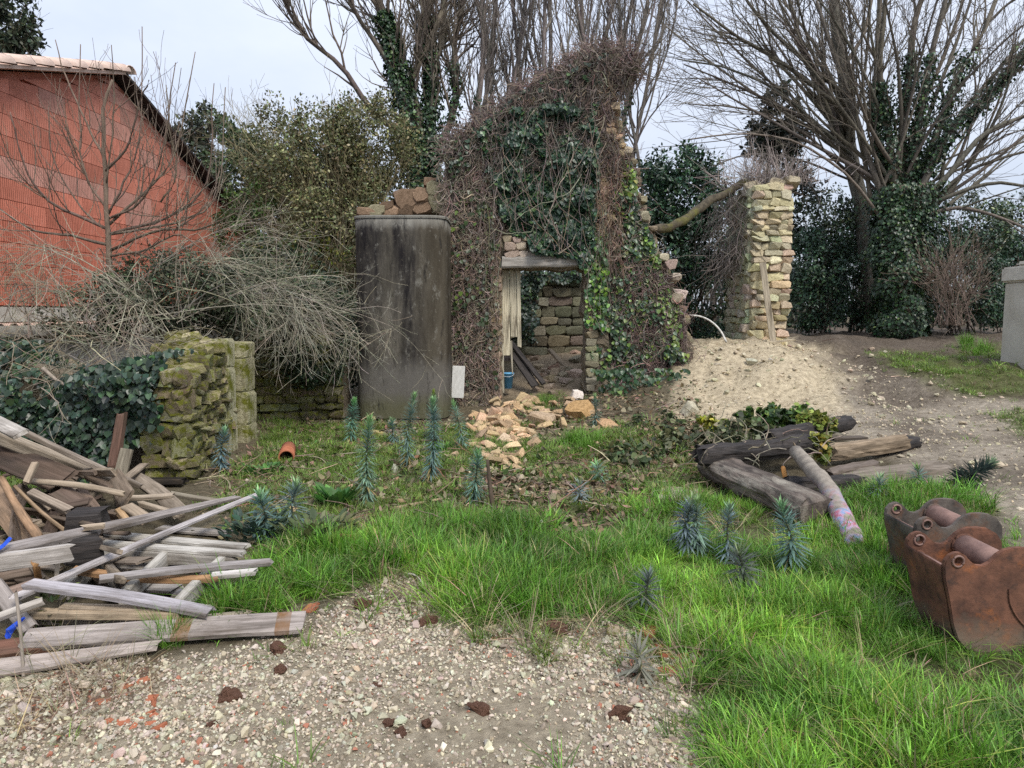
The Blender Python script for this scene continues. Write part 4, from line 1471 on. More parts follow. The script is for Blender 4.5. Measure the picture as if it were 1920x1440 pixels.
def build_shrubs():
    DK = dict(shape=LEAF_OVAL, size=(.07, .13), col=(.02, .05, .026), alt=(.05, .10, .04), p=.25)
    OL = dict(shape=LEAF_SMALL, size=(.055, .10), col=(.12, .13, .055), alt=(.22, .20, .10), p=.35)
    # big olive thicket behind the vat
    shrub("olive_thicket_shrub", "large pale olive twiggy shrub between the red house and the vat", G(640, 700) if False else P(640, 560, 16), [
        B(690, 270, 16.5, 85, 85, n=9500, clumps=110, **OL), B(600, 330, 16, 100, 130, n=12000, clumps=150, **OL), B(530, 300, 16.5, 65, 100, n=6000, clumps=80, **OL),
        B(650, 430, 15.5, 110, 80, n=7000, clumps=90, **OL), B(620, 380, 18.5, 170, 130, n=9000, clumps=110, shape=LEAF_SMALL, size=(.09, .16), col=(.05, .06, .03), alt=(.10, .11, .05), p=.3, shell=.25), B(460, 330, 18.5, 80, 120, n=5000, clumps=70, shape=LEAF_SMALL, size=(.09, .15), col=(.05, .075, .03), alt=(.10, .14, .05), p=.3, shell=.25)], stems=120, bark=(.22, .19, .11), stemr=.022, twigs=1500)
    shrub("evergreen_thicket", "dark evergreen bush below the olive thicket, left of the vat", P(570, 640, 13.5), [
        B(540, 560, 13.5, 120, 110, n=5000, clumps=80, shape=LEAF_OVAL, size=(.06, .11), col=(.028, .05, .024), alt=(.06, .09, .03), p=.25),
        B(470, 430, 15, 60, 90, n=2600, clumps=50, shape=LEAF_OVAL, size=(.06, .11), col=(.045, .085, .02), alt=(.09, .14, .03), p=.3),
        B(610, 660, 12.6, 70, 110, n=2600, clumps=60, shape=LEAF_OVAL, size=(.06, .1), col=(.02, .036, .018), alt=(.05, .07, .03), p=.2),
        B(560, 480, 14, 90, 40, n=1500, clumps=30, shape=LEAF_SMALL, size=(.05, .1), col=(.14, .15, .02), alt=(.05, .07, .02), p=.5)], stems=50, bark=(.12, .10, .07), twigs=500)
    # trees beyond the house ridge
    shrub("distant_leafy_tree", "dark leafy tree showing over the sloping roof edge", P(390, 520, 24), [
        B(400, 280, 24, 70, 75, n=2800, clumps=60, shape=LEAF_SMALL, size=(.12, .22), col=(.05, .062, .035), alt=(.10, .11, .06), p=.3),
        B(350, 330, 24, 60, 110, n=2400, clumps=50, shape=LEAF_SMALL, size=(.12, .22), col=(.05, .062, .035), alt=(.10, .11, .06), p=.3)], stems=30, twigs=260, cat="tree", bark=(.12, .1, .08))
    shrub("roofline_evergreen", "evergreen treetop above the tiled roof in the upper corner", P(10, 300, 22), [
        B(-10, 30, 22, 62, 95, n=3800, clumps=70, shape=LEAF_OVAL, size=(.13, .24), col=(.045, .06, .035), alt=(.10, .115, .07), p=.3, shell=.4),
        B(40, 75, 22, 30, 32, n=500, clumps=22, shape=LEAF_OVAL, size=(.12, .2), col=(.045, .06, .035), alt=(.10, .115, .07), p=.3, shell=.2)], stems=26, twigs=120, cat="tree")
    # glossy laurel behind the broken wall
    shrub("laurel_bush", "dark glossy laurel bush between the broken wall and the pier", P(1280, 640, 16.8), [
        B(1275, 370, 16.8, 90, 85, n=9500, clumps=90, **DK), B(1330, 440, 17.2, 90, 90, n=4200, clumps=70, **DK), B(1240, 480, 16.4, 80, 110, n=4000, clumps=70, **DK), B(1320, 560, 16.6, 100, 90, n=3200, clumps=60, **DK)],
        stems=40, m=M_ivy, twigs=100, bark=(.07, .055, .04))
    # hedge on the far right
    for i, (px, w_, lab) in enumerate([(1530, 70, "dark evergreen hedge bush just right of the stone pier"), (1610, 70, "dark hedge bush behind the smooth grey trunk"), (1800, 80, "dark hedge bush right of the ivy pollard trunk"), (1900, 80, "dark hedge bush behind the rendered pillar")]):
        Y = 20.8 + (i % 2) * 1.2
        shrub("hedge_bush", lab, P(px, 625, Y), [
            B(px, 520, Y, w_, 95, n=8500, clumps=110, shape=LEAF_OVAL, size=(.07, .125), col=(.03, .066, .038), alt=(.06, .11, .05), p=.3),
            B(px + 20, 430, Y + 1, w_ * .9, 70, n=4200, clumps=70, shape=LEAF_OVAL, size=(.07, .125), col=(.045, .075, .04), alt=(.12, .15, .06), p=.3)], stems=20, m=M_ivy, twigs=60, group="hedge bushes at the yard's back", bark=(.08, .065, .05))
    # bare pale shrub at the hedge foot
    for (px, py, Y, nst, hh, lab) in [(1790, 610, 18.2, 46, 150, "bare whippy shrub of pale twigs right of the ivy trunk"), (1440, 350, 14.6, 0, 0, ""), (1640, 560, 20, 0, 0, "")]:
        if not nst:
            continue
        shrub("twiggy_shrub", lab, P(px, py, Y), [B(px, py - hh * .5, Y, 75, hh * .5, n=60, clumps=20, shape=LEAF_SMALL, size=(.04, .07), col=(.06, .07, .03))], stems=nst, bark=(.20, .15, .12), twigs=260, stemr=.014)
    # small dark conifer behind the pier
    shrub("dark_conifer", "small dark ivy-smothered treetop behind the pier", P(1450, 560, 23), [
        B(1462, 215, 23, 36, 65, n=1500, clumps=40, shape=LEAF_SMALL, size=(.12, .22), col=(.03, .038, .026), shell=.3), B(1450, 265, 23, 62, 45, n=1700, clumps=40, shape=LEAF_SMALL, size=(.12, .22), col=(.03, .038, .026), shell=.3),
        B(1470, 380, 23, 70, 110, n=2600, clumps=60, shape=LEAF_SMALL, size=(.12, .22), col=(.03, .04, .026), shell=.3)], stems=20, twigs=80, cat="tree")
    # dry bush on the pier's head
    p0 = P(1440, 345, 14.6)
    mb = MB()
    n = 420
    st = p0 + rng.normal(0, 1, (n, 3)) * np.array([.42, .4, .04])
    d = nrm(np.array([0, 0, .75]) + rng.normal(0, .55, (n, 3)))
    paths = [st]
    l = rng.uniform(.35, 1.0, n)[:, None] / 5
    for q in range(5):
        d = nrm(d + rng.normal(0, .18, (n, 3)) + np.array([0, 0, -.02]))
        paths.append(paths[-1] + d * l)
    paths = np.stack(paths, 1)
    tubes(mb, paths, np.linspace(.007, .003, 6)[None] * np.ones((n, 1)), 3, bark_cols(n, (.26, .22, .20)))
    # hanging dead vines on the pier's left flank
    n2 = 260
    st = np.c_[P(1404, 400, 14.2)[0] - np.abs(rng.normal(0, .25, n2)), rng.uniform(14.1, 15.6, n2), rng.uniform(2.6, 4.2, n2)]
    d = nrm(np.array([-.1, 0, -1.0]) + rng.normal(0, .3, (n2, 3)))
    paths = [st]
    for q in range(6):
        d = nrm(d + rng.normal(0, .3, (n2, 3)) + np.array([0, 0, -.1]))
        paths.append(paths[-1] + d * rng.uniform(.08, .26, (n2, 1)))
    tubes(mb, np.stack(paths, 1), np.linspace(.006, .003, 7)[None] * np.ones((n2, 1)), 3, bark_cols(n2, (.20, .17, .15)))
    r = empty("dry_creeper", tuple(p0), "grey dead creeper bristling over the pier's head and flank", "creeper")
    mb.obj("stems", M_bark, r)
    # far wood closing the view
    mb = MB()
    n, nc = 26000, 520
    cx = rng.uniform(-34, 40, nc)
    cy = rng.uniform(30, 42, nc)
    cz = rng.uniform(0, 1, nc) ** 1.1 * (3.4 + 1.6 * vn(cx * .13, cy * .1)) + .6
    ci = rng.integers(0, nc, n)
    pos = np.c_[cx, cy, cz][ci] + rdir(n) * rng.uniform(.1, .95, (n, 1))
    colr = cvar((.035, .05, .026), n, .35, (.09, .08, .05), .25)
    leaves(mb, pos, rdir(n), rdir(n) + np.array([0, -.6, .5]), rng.uniform(.22, .42, n), LEAF_SMALL, colr)
    n = 700
    st = np.c_[rng.uniform(-34, 40, n), rng.uniform(29, 40, n), np.full(n, .6)]
    d = nrm(np.array([0, 0, 1.0]) + rng.normal(0, .18, (n, 3)))
    paths = [st]
    hh = rng.uniform(.5, 1.1, (n, 1))
    for q in range(6):
        d = nrm(d + rng.normal(0, .12, (n, 3)) + np.array([0, 0, .1]))
        paths.append(paths[-1] + d * hh)
    tubes(mb, np.stack(paths, 1), np.linspace(.06, .012, 7)[None] * np.ones((n, 1)), 4, bark_cols(n, (.11, .095, .08)))
    tag(mb.obj("far_wood", M_leaf), "distant wood forming the dark backdrop behind everything", "wood", kind="stuff")


build_shrubs()


# ------------------------------------------------------------------ creepers on the ruin
LINT = [(940, 440), (988, 440), (1000, 470), (1086, 482), (1088, 512), (938, 512)]


def in_wall(px, py, outl):
    return inpoly(px, py, outl) & ~inpoly(px, py, DOOR) & ~inpoly(px, py, LINT)


def wall_vines(mb, region, n, Y, K=8, step=(5, 12), r=(.0035, .008), col=(.16, .12, .085), vert=.6, off=(.03, .12), sd=.8, hang=-1, wig=.45):
    """stems wandering over the wall face; step in picture pixels"""
    x0, y0, x1, y1 = region[:4]
    px = rng.uniform(x0, x1, n * 3)
    py = rng.uniform(y0, y1, n * 3)
    ok = (in_wall(px, py, OUT_A) | in_wall(px, py, OUT_B))
    if len(region) > 4:
        ok &= inpoly(px, py, region[4])
    px, py = px[ok][:n], py[ok][:n]
    n = len(px)
    a = rng.normal(math.pi / 2 * hang * -1, sd, n)
    X, Yp = [px], [py]
    s = rng.uniform(step[0], step[1], n)
    for q in range(K - 1):
        a = a + rng.normal(0, wig, n)
        px = px + np.cos(a) * s * (1 - vert * .5)
        py = py + np.sin(a) * s
        indoor = inpoly(px, py, DOOR) | inpoly(px, py, LINT)
        X.append(np.where(indoor, X[-1], px)); Yp.append(np.where(indoor, Yp[-1], py))
        px, py = X[-1], Yp[-1]
    X, Yp = np.stack(X, 1), np.stack(Yp, 1)
    u, v = (X - 960) / F, (720 - Yp) / F
    rr = np.stack([u, cP + v * sP, -sP + v * cP], -1)
    dep = Y - rng.uniform(off[0], off[1], (n, 1)) - np.cumsum(rng.normal(0, .012, (n, K)), 1)
    W = CAM + rr * (dep / rr[..., 1])[..., None]
    rad = rng.uniform(r[0], r[1], (n, 1)) * np.linspace(1, .6, K)[None]
    tubes(mb, W, rad, 3, cvar(col, n, .3, (.30, .25, .20), .15))


def wall_leaves(mb, poly, n, Y, size=(.05, .09), col=(.02, .048, .025), alt=(.05, .095, .03), p=.2, depth=(.06, .26), wallonly=True):
    poly = np.asarray(poly, float)
    px = rng.uniform(poly[:, 0].min(), poly[:, 0].max(), n * 3)
    py = rng.uniform(poly[:, 1].min(), poly[:, 1].max(), n * 3)
    jx, jy = px + 12 * fbm(px * .04, py * .04, 2.2), py + 12 * fbm(px * .04, py * .04, 7.7)
    ok = inpoly(jx, jy, poly)
    ok &= (fbm(px * .035, py * .035, 5.5) > -.95 + rng.uniform(0, .7, len(px)))
    if wallonly:
        ok &= (in_wall(px, py, OUT_A) | in_wall(px, py, OUT_B))
    px, py = px[ok][:n], py[ok][:n]
    n = len(px)
    u, v = (px - 960) / F, (720 - py) / F
    rr = np.stack([u, cP + v * sP, -sP + v * cP], -1)
    bul = np.clip(.5 + .6 * fbm(px * .03, py * .03, 3.1), .05, 1.2)
    dep = Y - depth[0] - rng.uniform(0, 1, n) * (depth[1] - depth[0]) * bul
    W = CAM + rr * (dep / rr[:, 1])[:, None]
    d = nrm(np.array([0, -.35, -1.0]) + .6 * rdir(n))
    nn = nrm(np.array([0, -1.0, .55]) + .45 * rdir(n))
    leaves(mb, W, d, nn, rng.uniform(size[0], size[1], n), LEAF_IVY, cvar(col, n, .32, alt, p))


def build_creepers():
    r = empty("gable_ivy", tuple(P(1010, 700, 11.7)), "dense dark green ivy sheet covering the middle of the ruined gable", "ivy")
    mb = MB()
    core = [(925, 210), (980, 205), (1060, 190), (1120, 200), (1128, 300), (1118, 420), (1100, 500), (1000, 505), (985, 470), (940, 400), (915, 300), (890, 250)]
    wall_leaves(mb, core, 17000, YA, depth=(.08, .36))
    wall_leaves(mb, [(1000, 420), (1120, 420), (1115, 505), (985, 500)], 1000, YA, depth=(.08, .3), alt=(.05, .10, .03), p=.4)
    wall_leaves(mb, [(1140, 290), (1190, 300), (1200, 400), (1230, 470), (1262, 560), (1285, 690), (1200, 680), (1110, 740), (1100, 480), (1130, 450)], 3600, YB - .1, col=(.03, .06, .025), alt=(.11, .17, .03), p=.22)
    wall_leaves(mb, [(1140, 295), (1186, 300), (1196, 365), (1150, 365)], 450, YB - .1, col=(.09, .15, .03), alt=(.2, .28, .04), p=.4)
    wall_leaves(mb, [(1105, 430), (1140, 430), (1140, 620), (1098, 620)], 600, YA - .02, col=(.045, .10, .03), alt=(.12, .22, .03), p=.35)
    wall_leaves(mb, [(1200, 420), (1232, 440), (1260, 540), (1300, 700), (1278, 700), (1236, 540)], 420, YB - .12, col=(.09, .15, .03), alt=(.18, .26, .05), p=.4)
    wall_leaves(mb, [(840, 260), (920, 230), (925, 330), (850, 340)], 260, YA, col=(.02, .045, .02))
    wall_leaves(mb, [(838, 340), (930, 330), (935, 740), (850, 740)], 420, YA, col=(.035, .055, .02), alt=(.10, .15, .03))
    wall_leaves(mb, [(940, 120), (1150, 90), (1150, 200), (900, 240)], 300, YA, col=(.02, .04, .02))
    wall_leaves(mb, [(1110, 690), (1300, 690), (1330, 770), (1150, 790)], 700, YB - .5, col=(.03, .07, .025), alt=(.08, .13, .03), wallonly=False, depth=(.0, .6))
    mb.obj("leaves", M_ivy, r)
    mb = MB()
    wall_vines(mb, (900, 190, 1140, 505), 110, YA - .22, K=14, step=(8, 16), r=(.003, .0075), col=(.24, .20, .165), sd=.3, wig=.2)
    wall_vines(mb, (1110, 300, 1300, 720), 330, YB - .08, K=12, step=(7, 14), r=(.003, .0075), col=(.24, .19, .16), sd=.3, wig=.22)
    mb.obj("stems", M_bark, r)
    d = empty("dead_creeper", tuple(P(885, 740, 11.7)), "brown matted dead creeper covering the gable's left side and crest", "creeper")
    mb = MB()
    wall_vines(mb, (834, 260, 945, 770), 4600, YA, K=7, step=(4, 10), r=(.0035, .0075), col=(.26, .205, .165), sd=1.2, off=(.02, .14))
    wall_vines(mb, (834, 90, 1200, 300), 4200, YA, K=8, step=(4, 10), r=(.003, .007), col=(.17, .14, .12), sd=1.1, off=(.02, .2))
    wall_vines(mb, (1105, 110, 1165, 480), 900, YA, K=8, step=(4, 10), r=(.004, .008), col=(.27, .19, .145), sd=.5, off=(.02, .18))
    wall_vines(mb, (1095, 480, 1300, 740), 2600, YB - .1, K=7, step=(4, 10), r=(.0035, .0075), col=(.20, .145, .125), sd=1.1, off=(.02, .16))
    wall_vines(mb, (1140, 300, 1240, 520), 700, YB - .05, K=7, step=(4, 10), r=(.0035, .0075), col=(.21, .165, .14), sd=.7, off=(.02, .16))
    # loose wisps over the crest and the beak at its tip
    n = 1500
    crest = np.array([(835, 285), (870, 245), (935, 208), (985, 165), (1060, 120), (1110, 100), (1150, 92), (1190, 112), (1170, 145)], float)
    t = rng.uniform(0, len(crest) - 1.001, n)
    i = t.astype(int)
    q = crest[i] + (crest[i + 1] - crest[i]) * (t - i)[:, None] + rng.normal(0, 6, (n, 2))
    st = np.array([P(a, b, YA + rng.uniform(-.15, .45)) for a, b in q])
    dd = nrm(rng.normal(0, 1, (n, 3)) + np.array([.15, 0, .12]))
    paths = [st]
    for k in range(6):
        dd = nrm(dd + rng.normal(0, .4, (n, 3)) + np.array([0, 0, -.13]))
        paths.append(paths[-1] + dd * rng.uniform(.03, .10, (n, 1)))
    tubes(mb, np.stack(paths, 1), np.linspace(.007, .0035, 7)[None] * np.ones((n, 1)), 3, cvar((.19, .145, .125), n, .25))
    mb.obj("stems", M_bark, d)
    mb = MB()
    wall_leaves(mb, [(838, 300), (940, 300), (940, 770), (842, 770)], 2300, YA, size=(.03, .055), col=(.21, .145, .10), alt=(.09, .07, .075), p=.4, depth=(.01, .1))
    wall_leaves(mb, [(1100, 560), (1290, 560), (1300, 720), (1100, 730)], 1500, YB - .08, size=(.03, .055), col=(.17, .115, .095), alt=(.085, .055, .07), p=.4, depth=(.01, .1))
    wall_leaves(mb, [(1105, 130), (1160, 130), (1150, 470), (1105, 470)], 500, YA, size=(.03, .055), col=(.15, .085, .06), depth=(.01, .1))
    mb.obj("dry_leaves", M_leaf, d)
    # ivy inside, hanging on the back wall
    r = empty("inner_ivy", tuple(P(1000, 640, 15)), "ivy hanging inside the ruin, seen through the doorway", "ivy")
    mb = MB()
    wall_leaves(mb, [(930, 490), (1030, 500), (1010, 560), (1010, 640), (930, 640)], 1100, 15.2, wallonly=False, depth=(.05, .5), col=(.03, .055, .035))
    wall_leaves(mb, [(1000, 490), (1100, 490), (1100, 530), (1000, 530)], 400, 15.2, wallonly=False, depth=(.05, .4), col=(.03, .055, .035))
    mb.obj("leaves", M_ivy, r)
    # dark ivy over the left garden wall
    r = empty("garden_wall_ivy", (-5.2, 7.2, 0), "dark ivy heaped over the garden wall behind the lumber", "ivy")
    mb = MB()
    n = 15000
    t = rng.random(n)
    fx = np.interp(t, [0, .62, .9, 1], [-9.5, -5.6, -3.75, -3.3])
    fy = np.interp(t, [0, .62, .9, 1], [8.1, 7.5, 7.0, 6.75])
    zt = np.interp(t, [0, .62, .8, 1], [1.30, 1.26, 1.0, 1.06])
    zt = zt * (1 + .22 * fbm(fx * 1.3, fy * 1.3, 6.6))
    hgt = rng.random(n) ** .8
    z = zt * (.02 + 1.02 * hgt)
    bul = .08 + .35 * np.clip(.5 + .7 * fbm(fx * 1.6, z * 1.8, 2.0), 0, 1.2) + .18 * (1 - hgt)
    pos = np.c_[fx + rng.normal(0, .05, n), fy - bul + rng.normal(0, .04, n), z + .06 * fbm(fx * 2, fy * 2)]
    keep = (t < .90) | (hgt > .35)
    keep &= (t < .95) | (hgt > .45)
    topm = rng.random(n) < .25
    pos[topm, 2] = zt[topm] + rng.uniform(0, .12, topm.sum())
    pos[topm, 1] = fy[topm] + rng.uniform(-.25, .6, topm.sum())
    pos = pos[keep]
    n = len(pos)
    nn = nrm(np.array([.15, -1, .5]) + .5 * rdir(n))
    leaves(mb, pos, nrm(np.array([0, -.4, -1]) + .6 * rdir(n)), nn, rng.uniform(.03, .085, n), LEAF_IVY, cvar((.02, .042, .024), n, .4, (.045, .08, .035), .25))
    mb.obj("leaves", M_ivy, r)
    mb = MB()
    m_ = 160
    st = np.c_[rng.uniform(-7.5, -3.4, m_), rng.uniform(6.9, 7.8, m_), rng.uniform(.5, 1.4, m_)]
    dd = nrm(rng.normal(0, 1, (m_, 3)) * np.array([1, .5, .4]) + np.array([.2, -.3, .5]))
    paths = [st]
    for k in range(8):
        dd = nrm(dd + rng.normal(0, .22, (m_, 3)) + np.array([0, 0, -.16]))
        paths.append(paths[-1] + dd * rng.uniform(.05, .14, (m_, 1)))
    tubes(mb, np.stack(paths, 1), np.linspace(.006, .003, 9)[None] * np.ones((m_, 1)), 3, cvar((.22, .18, .13), m_, .25))
    mb.obj("stems", M_bark, r)
    # sprawl of bare drooping branches over the wall
    def sprawl(name, label, o, tg, n, r0, colr, n2, n3, seed=0, lift=.5, droop=.4):
        root = empty(name, tuple(o), label, "shrub")
        mb = MB()
        paths = []
        for q in range(n):
            e = np.asarray(tg[rng.integers(len(tg))]) + rng.normal(0, .45, 3) * np.array([1, .8, .45])
            b = np.asarray(o) + rng.normal(0, .3, 3) * np.array([1, .6, .1])
            m_ = b * .45 + e * .55 + np.array([0, 0, lift * rng.uniform(.5, 1.3)]) + rng.normal(0, .12, 3)
            e2 = e + np.array([rng.normal(.1, .15), rng.normal(0, .15), -droop * rng.uniform(.2, 1.2)])
            paths.append(resample([b, m_, e, e2], 10))
        paths = np.stack(paths)
        rad = np.linspace(1, .3, 10)[None] * rng.uniform(.5, 1.2, (n, 1)) * r0
        tubes(mb, paths, rad, 5, cvar(colr, n, .2))
        a = grow(paths, rad, n2, t=(.3, 1), L=(.3, 1.1), ang=(.3, .9), up=-.06, K=6, wob=.13, rs=.5, r1=.0025, rmax=.008)
        tubes(mb, *a, 3, cvar(colr, n2, .2))
        b_ = grow(*a, n3, t=(.2, 1), L=(.12, .5), ang=(.4, 1.1), up=.04, K=5, wob=.13, rs=.7, r1=.0018)
        tubes(mb, *b_, 3, cvar(colr, n3, .2))
        mb.obj("branches", M_bark, root)
    tg = [P(320, 480, 8.8), P(430, 490, 9.2), P(520, 520, 9.4), P(600, 560, 9.6), P(560, 600, 9.6), P(470, 560, 9.3), P(250, 560, 8.6), P(160, 520, 8.6), P(210, 640, 7.8), P(330, 570, 8.6), P(400, 460, 9.4), P(120, 470, 8.8)]
    sprawl("sprawling_bare_shrub", "tangled pale bare branches drooping over the mossy ruin", P(270, 600, 8.9), tg, 70, .0075, (.31, .285, .215), 600, 2000, droop=.3, lift=.22)
    tg2 = [P(120, 560, 8.6), P(60, 520, 8.5), P(20, 600, 8.2), P(180, 520, 8.9), P(130, 640, 8), P(70, 650, 7.9)]
    sprawl("bramble_tangle", "low brown bramble tangle between red house and garden wall", P(150, 640, 8.7), tg2, 20, .008, (.24, .20, .15), 130, 380)
    root = empty("smothered_bush", tuple(P(250, 640, 9.6)), "grey-green bush buried under the drooping bare branches", "shrub")
    mb = MB()
    OL2 = dict(shape=LEAF_SMALL, size=(.035, .07), col=(.05, .068, .036), alt=(.12, .135, .08), p=.3)
    for b in [B(330, 545, 9.5, 120, 62, n=9500, clumps=110, **OL2), B(480, 555, 10, 110, 70, n=9000, clumps=110, **OL2), B(590, 620, 10.4, 70, 110, n=6000, clumps=80, shape=LEAF_OVAL, size=(.04, .08), col=(.022, .038, .02), alt=(.05, .07, .03), p=.25), B(180, 590, 9.4, 90, 55, n=2600, clumps=50, **OL2), B(420, 660, 9.6, 100, 60, n=2200, clumps=50, shape=LEAF_SMALL, size=(.03, .06), col=(.035, .04, .025), alt=(.08, .08, .05), p=.3)]:
        blob(mb, **b)
    mb.obj("crown", M_leaf, root)


build_creepers()

# ------------------------------------------------------------------ lumber heap
SH = .80
GREY, PALE, TAN, ORG, BRN, DRK, LAV = (.30, .28, .26), (.52, .50, .50), (.46, .38, .27), (.50, .31, .17), (.19, .14, .105), (.075, .06, .05), (.50, .50, .56)


def build_lumber():
    def pl(a, b, w_, t_, roll, col, label, za=None, zb=None, name="plank", group=None, cat="plank", warp=.006, m=None, rnd=False, taper=1.0):
        p0 = PZ(a[0], a[1], a[2])
        p1 = PZ(b[0], b[1], b[2])
        w_, t_ = (w_, t_) if name in ('charred_block', 'charred_beam') else (w_ * .86, t_ * .9)
        o = plank_obj(name, p0, p1, w_, t_, roll, np.asarray(col) * np.array([.80, .745, .69]), None, warp, m, taper, rnd)
        return tag(o, label, cat, group)
    # (px,py,z) ends
    pl((-60, 797, .74), (216, 908, .24), .13, .10, .0, (.44, .39, .32), "thick tan squared beam sloping down along the heap's top", name="squared_beam", cat="beam")
    pl((8, 792, .80), (264, 912, .22), .06, .04, .2, (.36, .32, .28), "long thin grey lath lying behind the thick tan beam", name="lath")
    pl((-40, 775, .85), (40, 815, .78), .12, .03, .4, (.55, .54, .52), "pale board end jutting from the very top of the heap")
    pl((60, 903, .42), (230, 926, .34), .06, .045, .3, (.50, .43, .34), "tan pole lying across the middle of the heap", name="pole", rnd=True)
    pl((232, 934, .20), (322, 929, .20), .08, .03, .1, (.50, .44, .36), "short tan lath joining the tan pole's lower end", name="lath")
    pl((320, 926, .20), (412, 940, .08), .06, .03, .3, (.30, .28, .23), "dark greenish lath pointing to the grass behind the pale boards", name="lath")
    pl((214, 893, .36), (240, 936, .28), .16, .03, 1.0, (.30, .25, .20), "short brown board standing askew at the heap's back", warp=.0)
    pl((248, 893, .24), (338, 962, .12), .14, .035, .3, (.34, .30, .25), "broad grey-brown board sloping to the right behind the long grey board")
    pl((-40, 1044, .40), (446, 932, .14), .15, .045, .15, (.40, .38, .38), "long tapering grey board crossing the whole heap", taper=.5, warp=.004)
    pl((-60, 1062, .36), (130, 1036, .34), .05, .10, .0, (.55, .54, .53), "pale edge of a board under the long grey board's left end", warp=.0)
    pl((26, 1122, .22), (486, 926, .16), .075, .022, .0, (.60, .59, .62), "long narrow pale lavender board reaching far out right", warp=.002)
    pl((188, 1086, .20), (508, 1054, .17), .06, .03, .2, (.38, .37, .38), "thin grey batten projecting right over the pallet into the grass")
    pl((140, 1069, .17), (408, 1085, .15), .06, .035, .1, ORG, "orange-tan batten lying across the pallet", name="batten")
    pl((400, 1080, .16), (478, 1072, .15), .06, .03, .1, (.70, .70, .70), "short white-painted board end resting on the pallet's right corner")
    pl((56, 1096, .24), (392, 1148, .12), .10, .03, .1, LAV, "lavender-grey board lying diagonally over the pallet's front", warp=.003)
    pl((46, 1200, .07), (569, 1166, .06), .15, .035, .35, (.44, .41, .40), "longest foreground board with two brown bands at the gravel edge", name="banded_board", warp=.002, m=M_band)
    pl((-60, 1262, .05), (294, 1210, .04), .13, .03, .35, (.46, .42, .40), "weathered board on the gravel, nearest to the bottom left corner", taper=.5, warp=.002)
    pl((318, 1168, .06), (464, 1148, .05), .06, .025, .2, (.42, .38, .32), "pointed grey splinter board just behind the banded board", taper=.5)
    pl((365, 1142, .06), (396, 1146, .05), .10, .03, .1, (.55, .54, .52), "stubby pale board end right of the pallet's front corner")
    pl((-20, 905, .42), (58, 1016, .20), .17, .03, .5, (.33, .24, .17), "wide brown board leaning at the heap's left edge")
    pl((3, 898, .50), (77, 1016, .26), .055, .055, 0, (.46, .31, .20), "orange-brown round pole slanting steeply at the left edge", name="pole", rnd=True)
    pl((28, 912, .46), (132, 1002, .24), .028, .028, 0, (.36, .27, .18), "thin brown stick slanting beside the orange-brown pole", name="stick", rnd=True)
    pl((50, 905, .45), (66, 870, .55), .05, .04, 0, (.45, .38, .30), "stubby tan stake end sticking up near the heap's top", name="stake")
    pl((-10, 848, .52), (120, 900, .36), .26, .03, .45, (.14, .105, .085), "wide dark brown panel under the thick tan beam", name="panel", warp=.001)
    pl((60, 925, .38), (128, 957, .28), .07, .05, .4, (.38, .33, .28), "grey batten in the dark middle of the heap", name="batten")
    pl((110, 920, .36), (170, 958, .24), .16, .03, .3, (.18, .14, .12), "dark brown plank lying below the tan pole")
    pl((150, 915, .36), (185, 958, .24), .06, .03, .3, (.22, .17, .14), "narrow brown strip beside the dark brown plank", name="lath")
    pl((265, 945, .2), (340, 968, .14), .05, .04, 0, (.48, .42, .34), "short tan batten by the bent copper scraps", name="batten")
    pl((130, 978, .30), (196, 974, .30), .18, .14, 0, DRK, "charred black block in the middle of the heap", name="charred_block", cat="block", m=M_char)
    pl((158, 990, .36), (192, 986, .36), .06, .03, 0, (.56, .48, .38), "small pale offcut on top of the long grey board", name="offcut")
    pl((118, 1030, .26), (182, 1024, .24), .18, .16, 0, DRK, "charred beam end poking from under the long grey board", name="charred_beam", cat="beam", m=M_char)
    pl((66, 1056, .32), (74, 1090, .16), .04, .04, 0, (.58, .34, .16), "short orange stake standing by the charred beam end", name="stake", rnd=True)
    pl((-40, 1130, .16), (70, 1096, .20), .10, .03, .4, (.34, .27, .24), "reddish-brown board lying left of the pallet")
    pl((-30, 1168, .16), (78, 1128, .18), .05, .03, .2, (.55, .53, .50), "pale narrow board left of the leafy sprig")
    pl((-10, 1096, .24), (56, 1182, .05), .09, .03, .9, (.42, .40, .40), "pale board slanting down to the ground at the left edge")
    pl((-60, 1226, .05), (120, 1200, .05), .14, .04, .2, (.22, .12, .09), "dark reddish board half under the banded board")
    pl((222, 958, .22), (240, 980, .18), .05, .05, 0, (.56, .40, .24), "broken orange scrap beside the charred block", name="offcut")
    pl((240, 952, .24), (275, 975, .18), .10, .04, .3, (.40, .34, .27), "chunky grey-brown offcut behind the long grey board", name="offcut")
    pl((262, 902, .06), (346, 902, .06), .12, .06, .0, (.035, .032, .03), "black plank lying at the mossy ruin's foot", name="black_plank", warp=.0)
    # rough fill: boards of which only pieces show
    gl = "grey-brown board jumbled in the dark inside of the lumber heap"
    for q in range(74):
        px, py = rng.uniform(-40, 250), rng.uniform(880, 1090)
        z = .05 + .30 * np.clip((1100 - py) / 200, 0, 1) * rng.uniform(.2, 1)
        an = rng.normal(.25, .5)
        l = rng.uniform(50, 110)
        c = np.array([[.20, .16, .13], [.28, .24, .20], [.13, .10, .085], [.36, .31, .25]][rng.integers(4)])
        pl((px - l * math.cos(an) / 2, py - l * math.sin(an) / 2, z), (px + l * math.cos(an) / 2, py + l * math.sin(an) / 2, max(.03, z + rng.normal(0, .06))), rng.uniform(.03, .11), rng.uniform(.015, .035), rng.normal(0, .5), c, gl, group="boards jumbled inside the lumber heap")
    # pallet
    root = empty("pallet", tuple(PZ(260, 1080, .0)), "broken grey wooden pallet lying under the loose boards", "pallet")
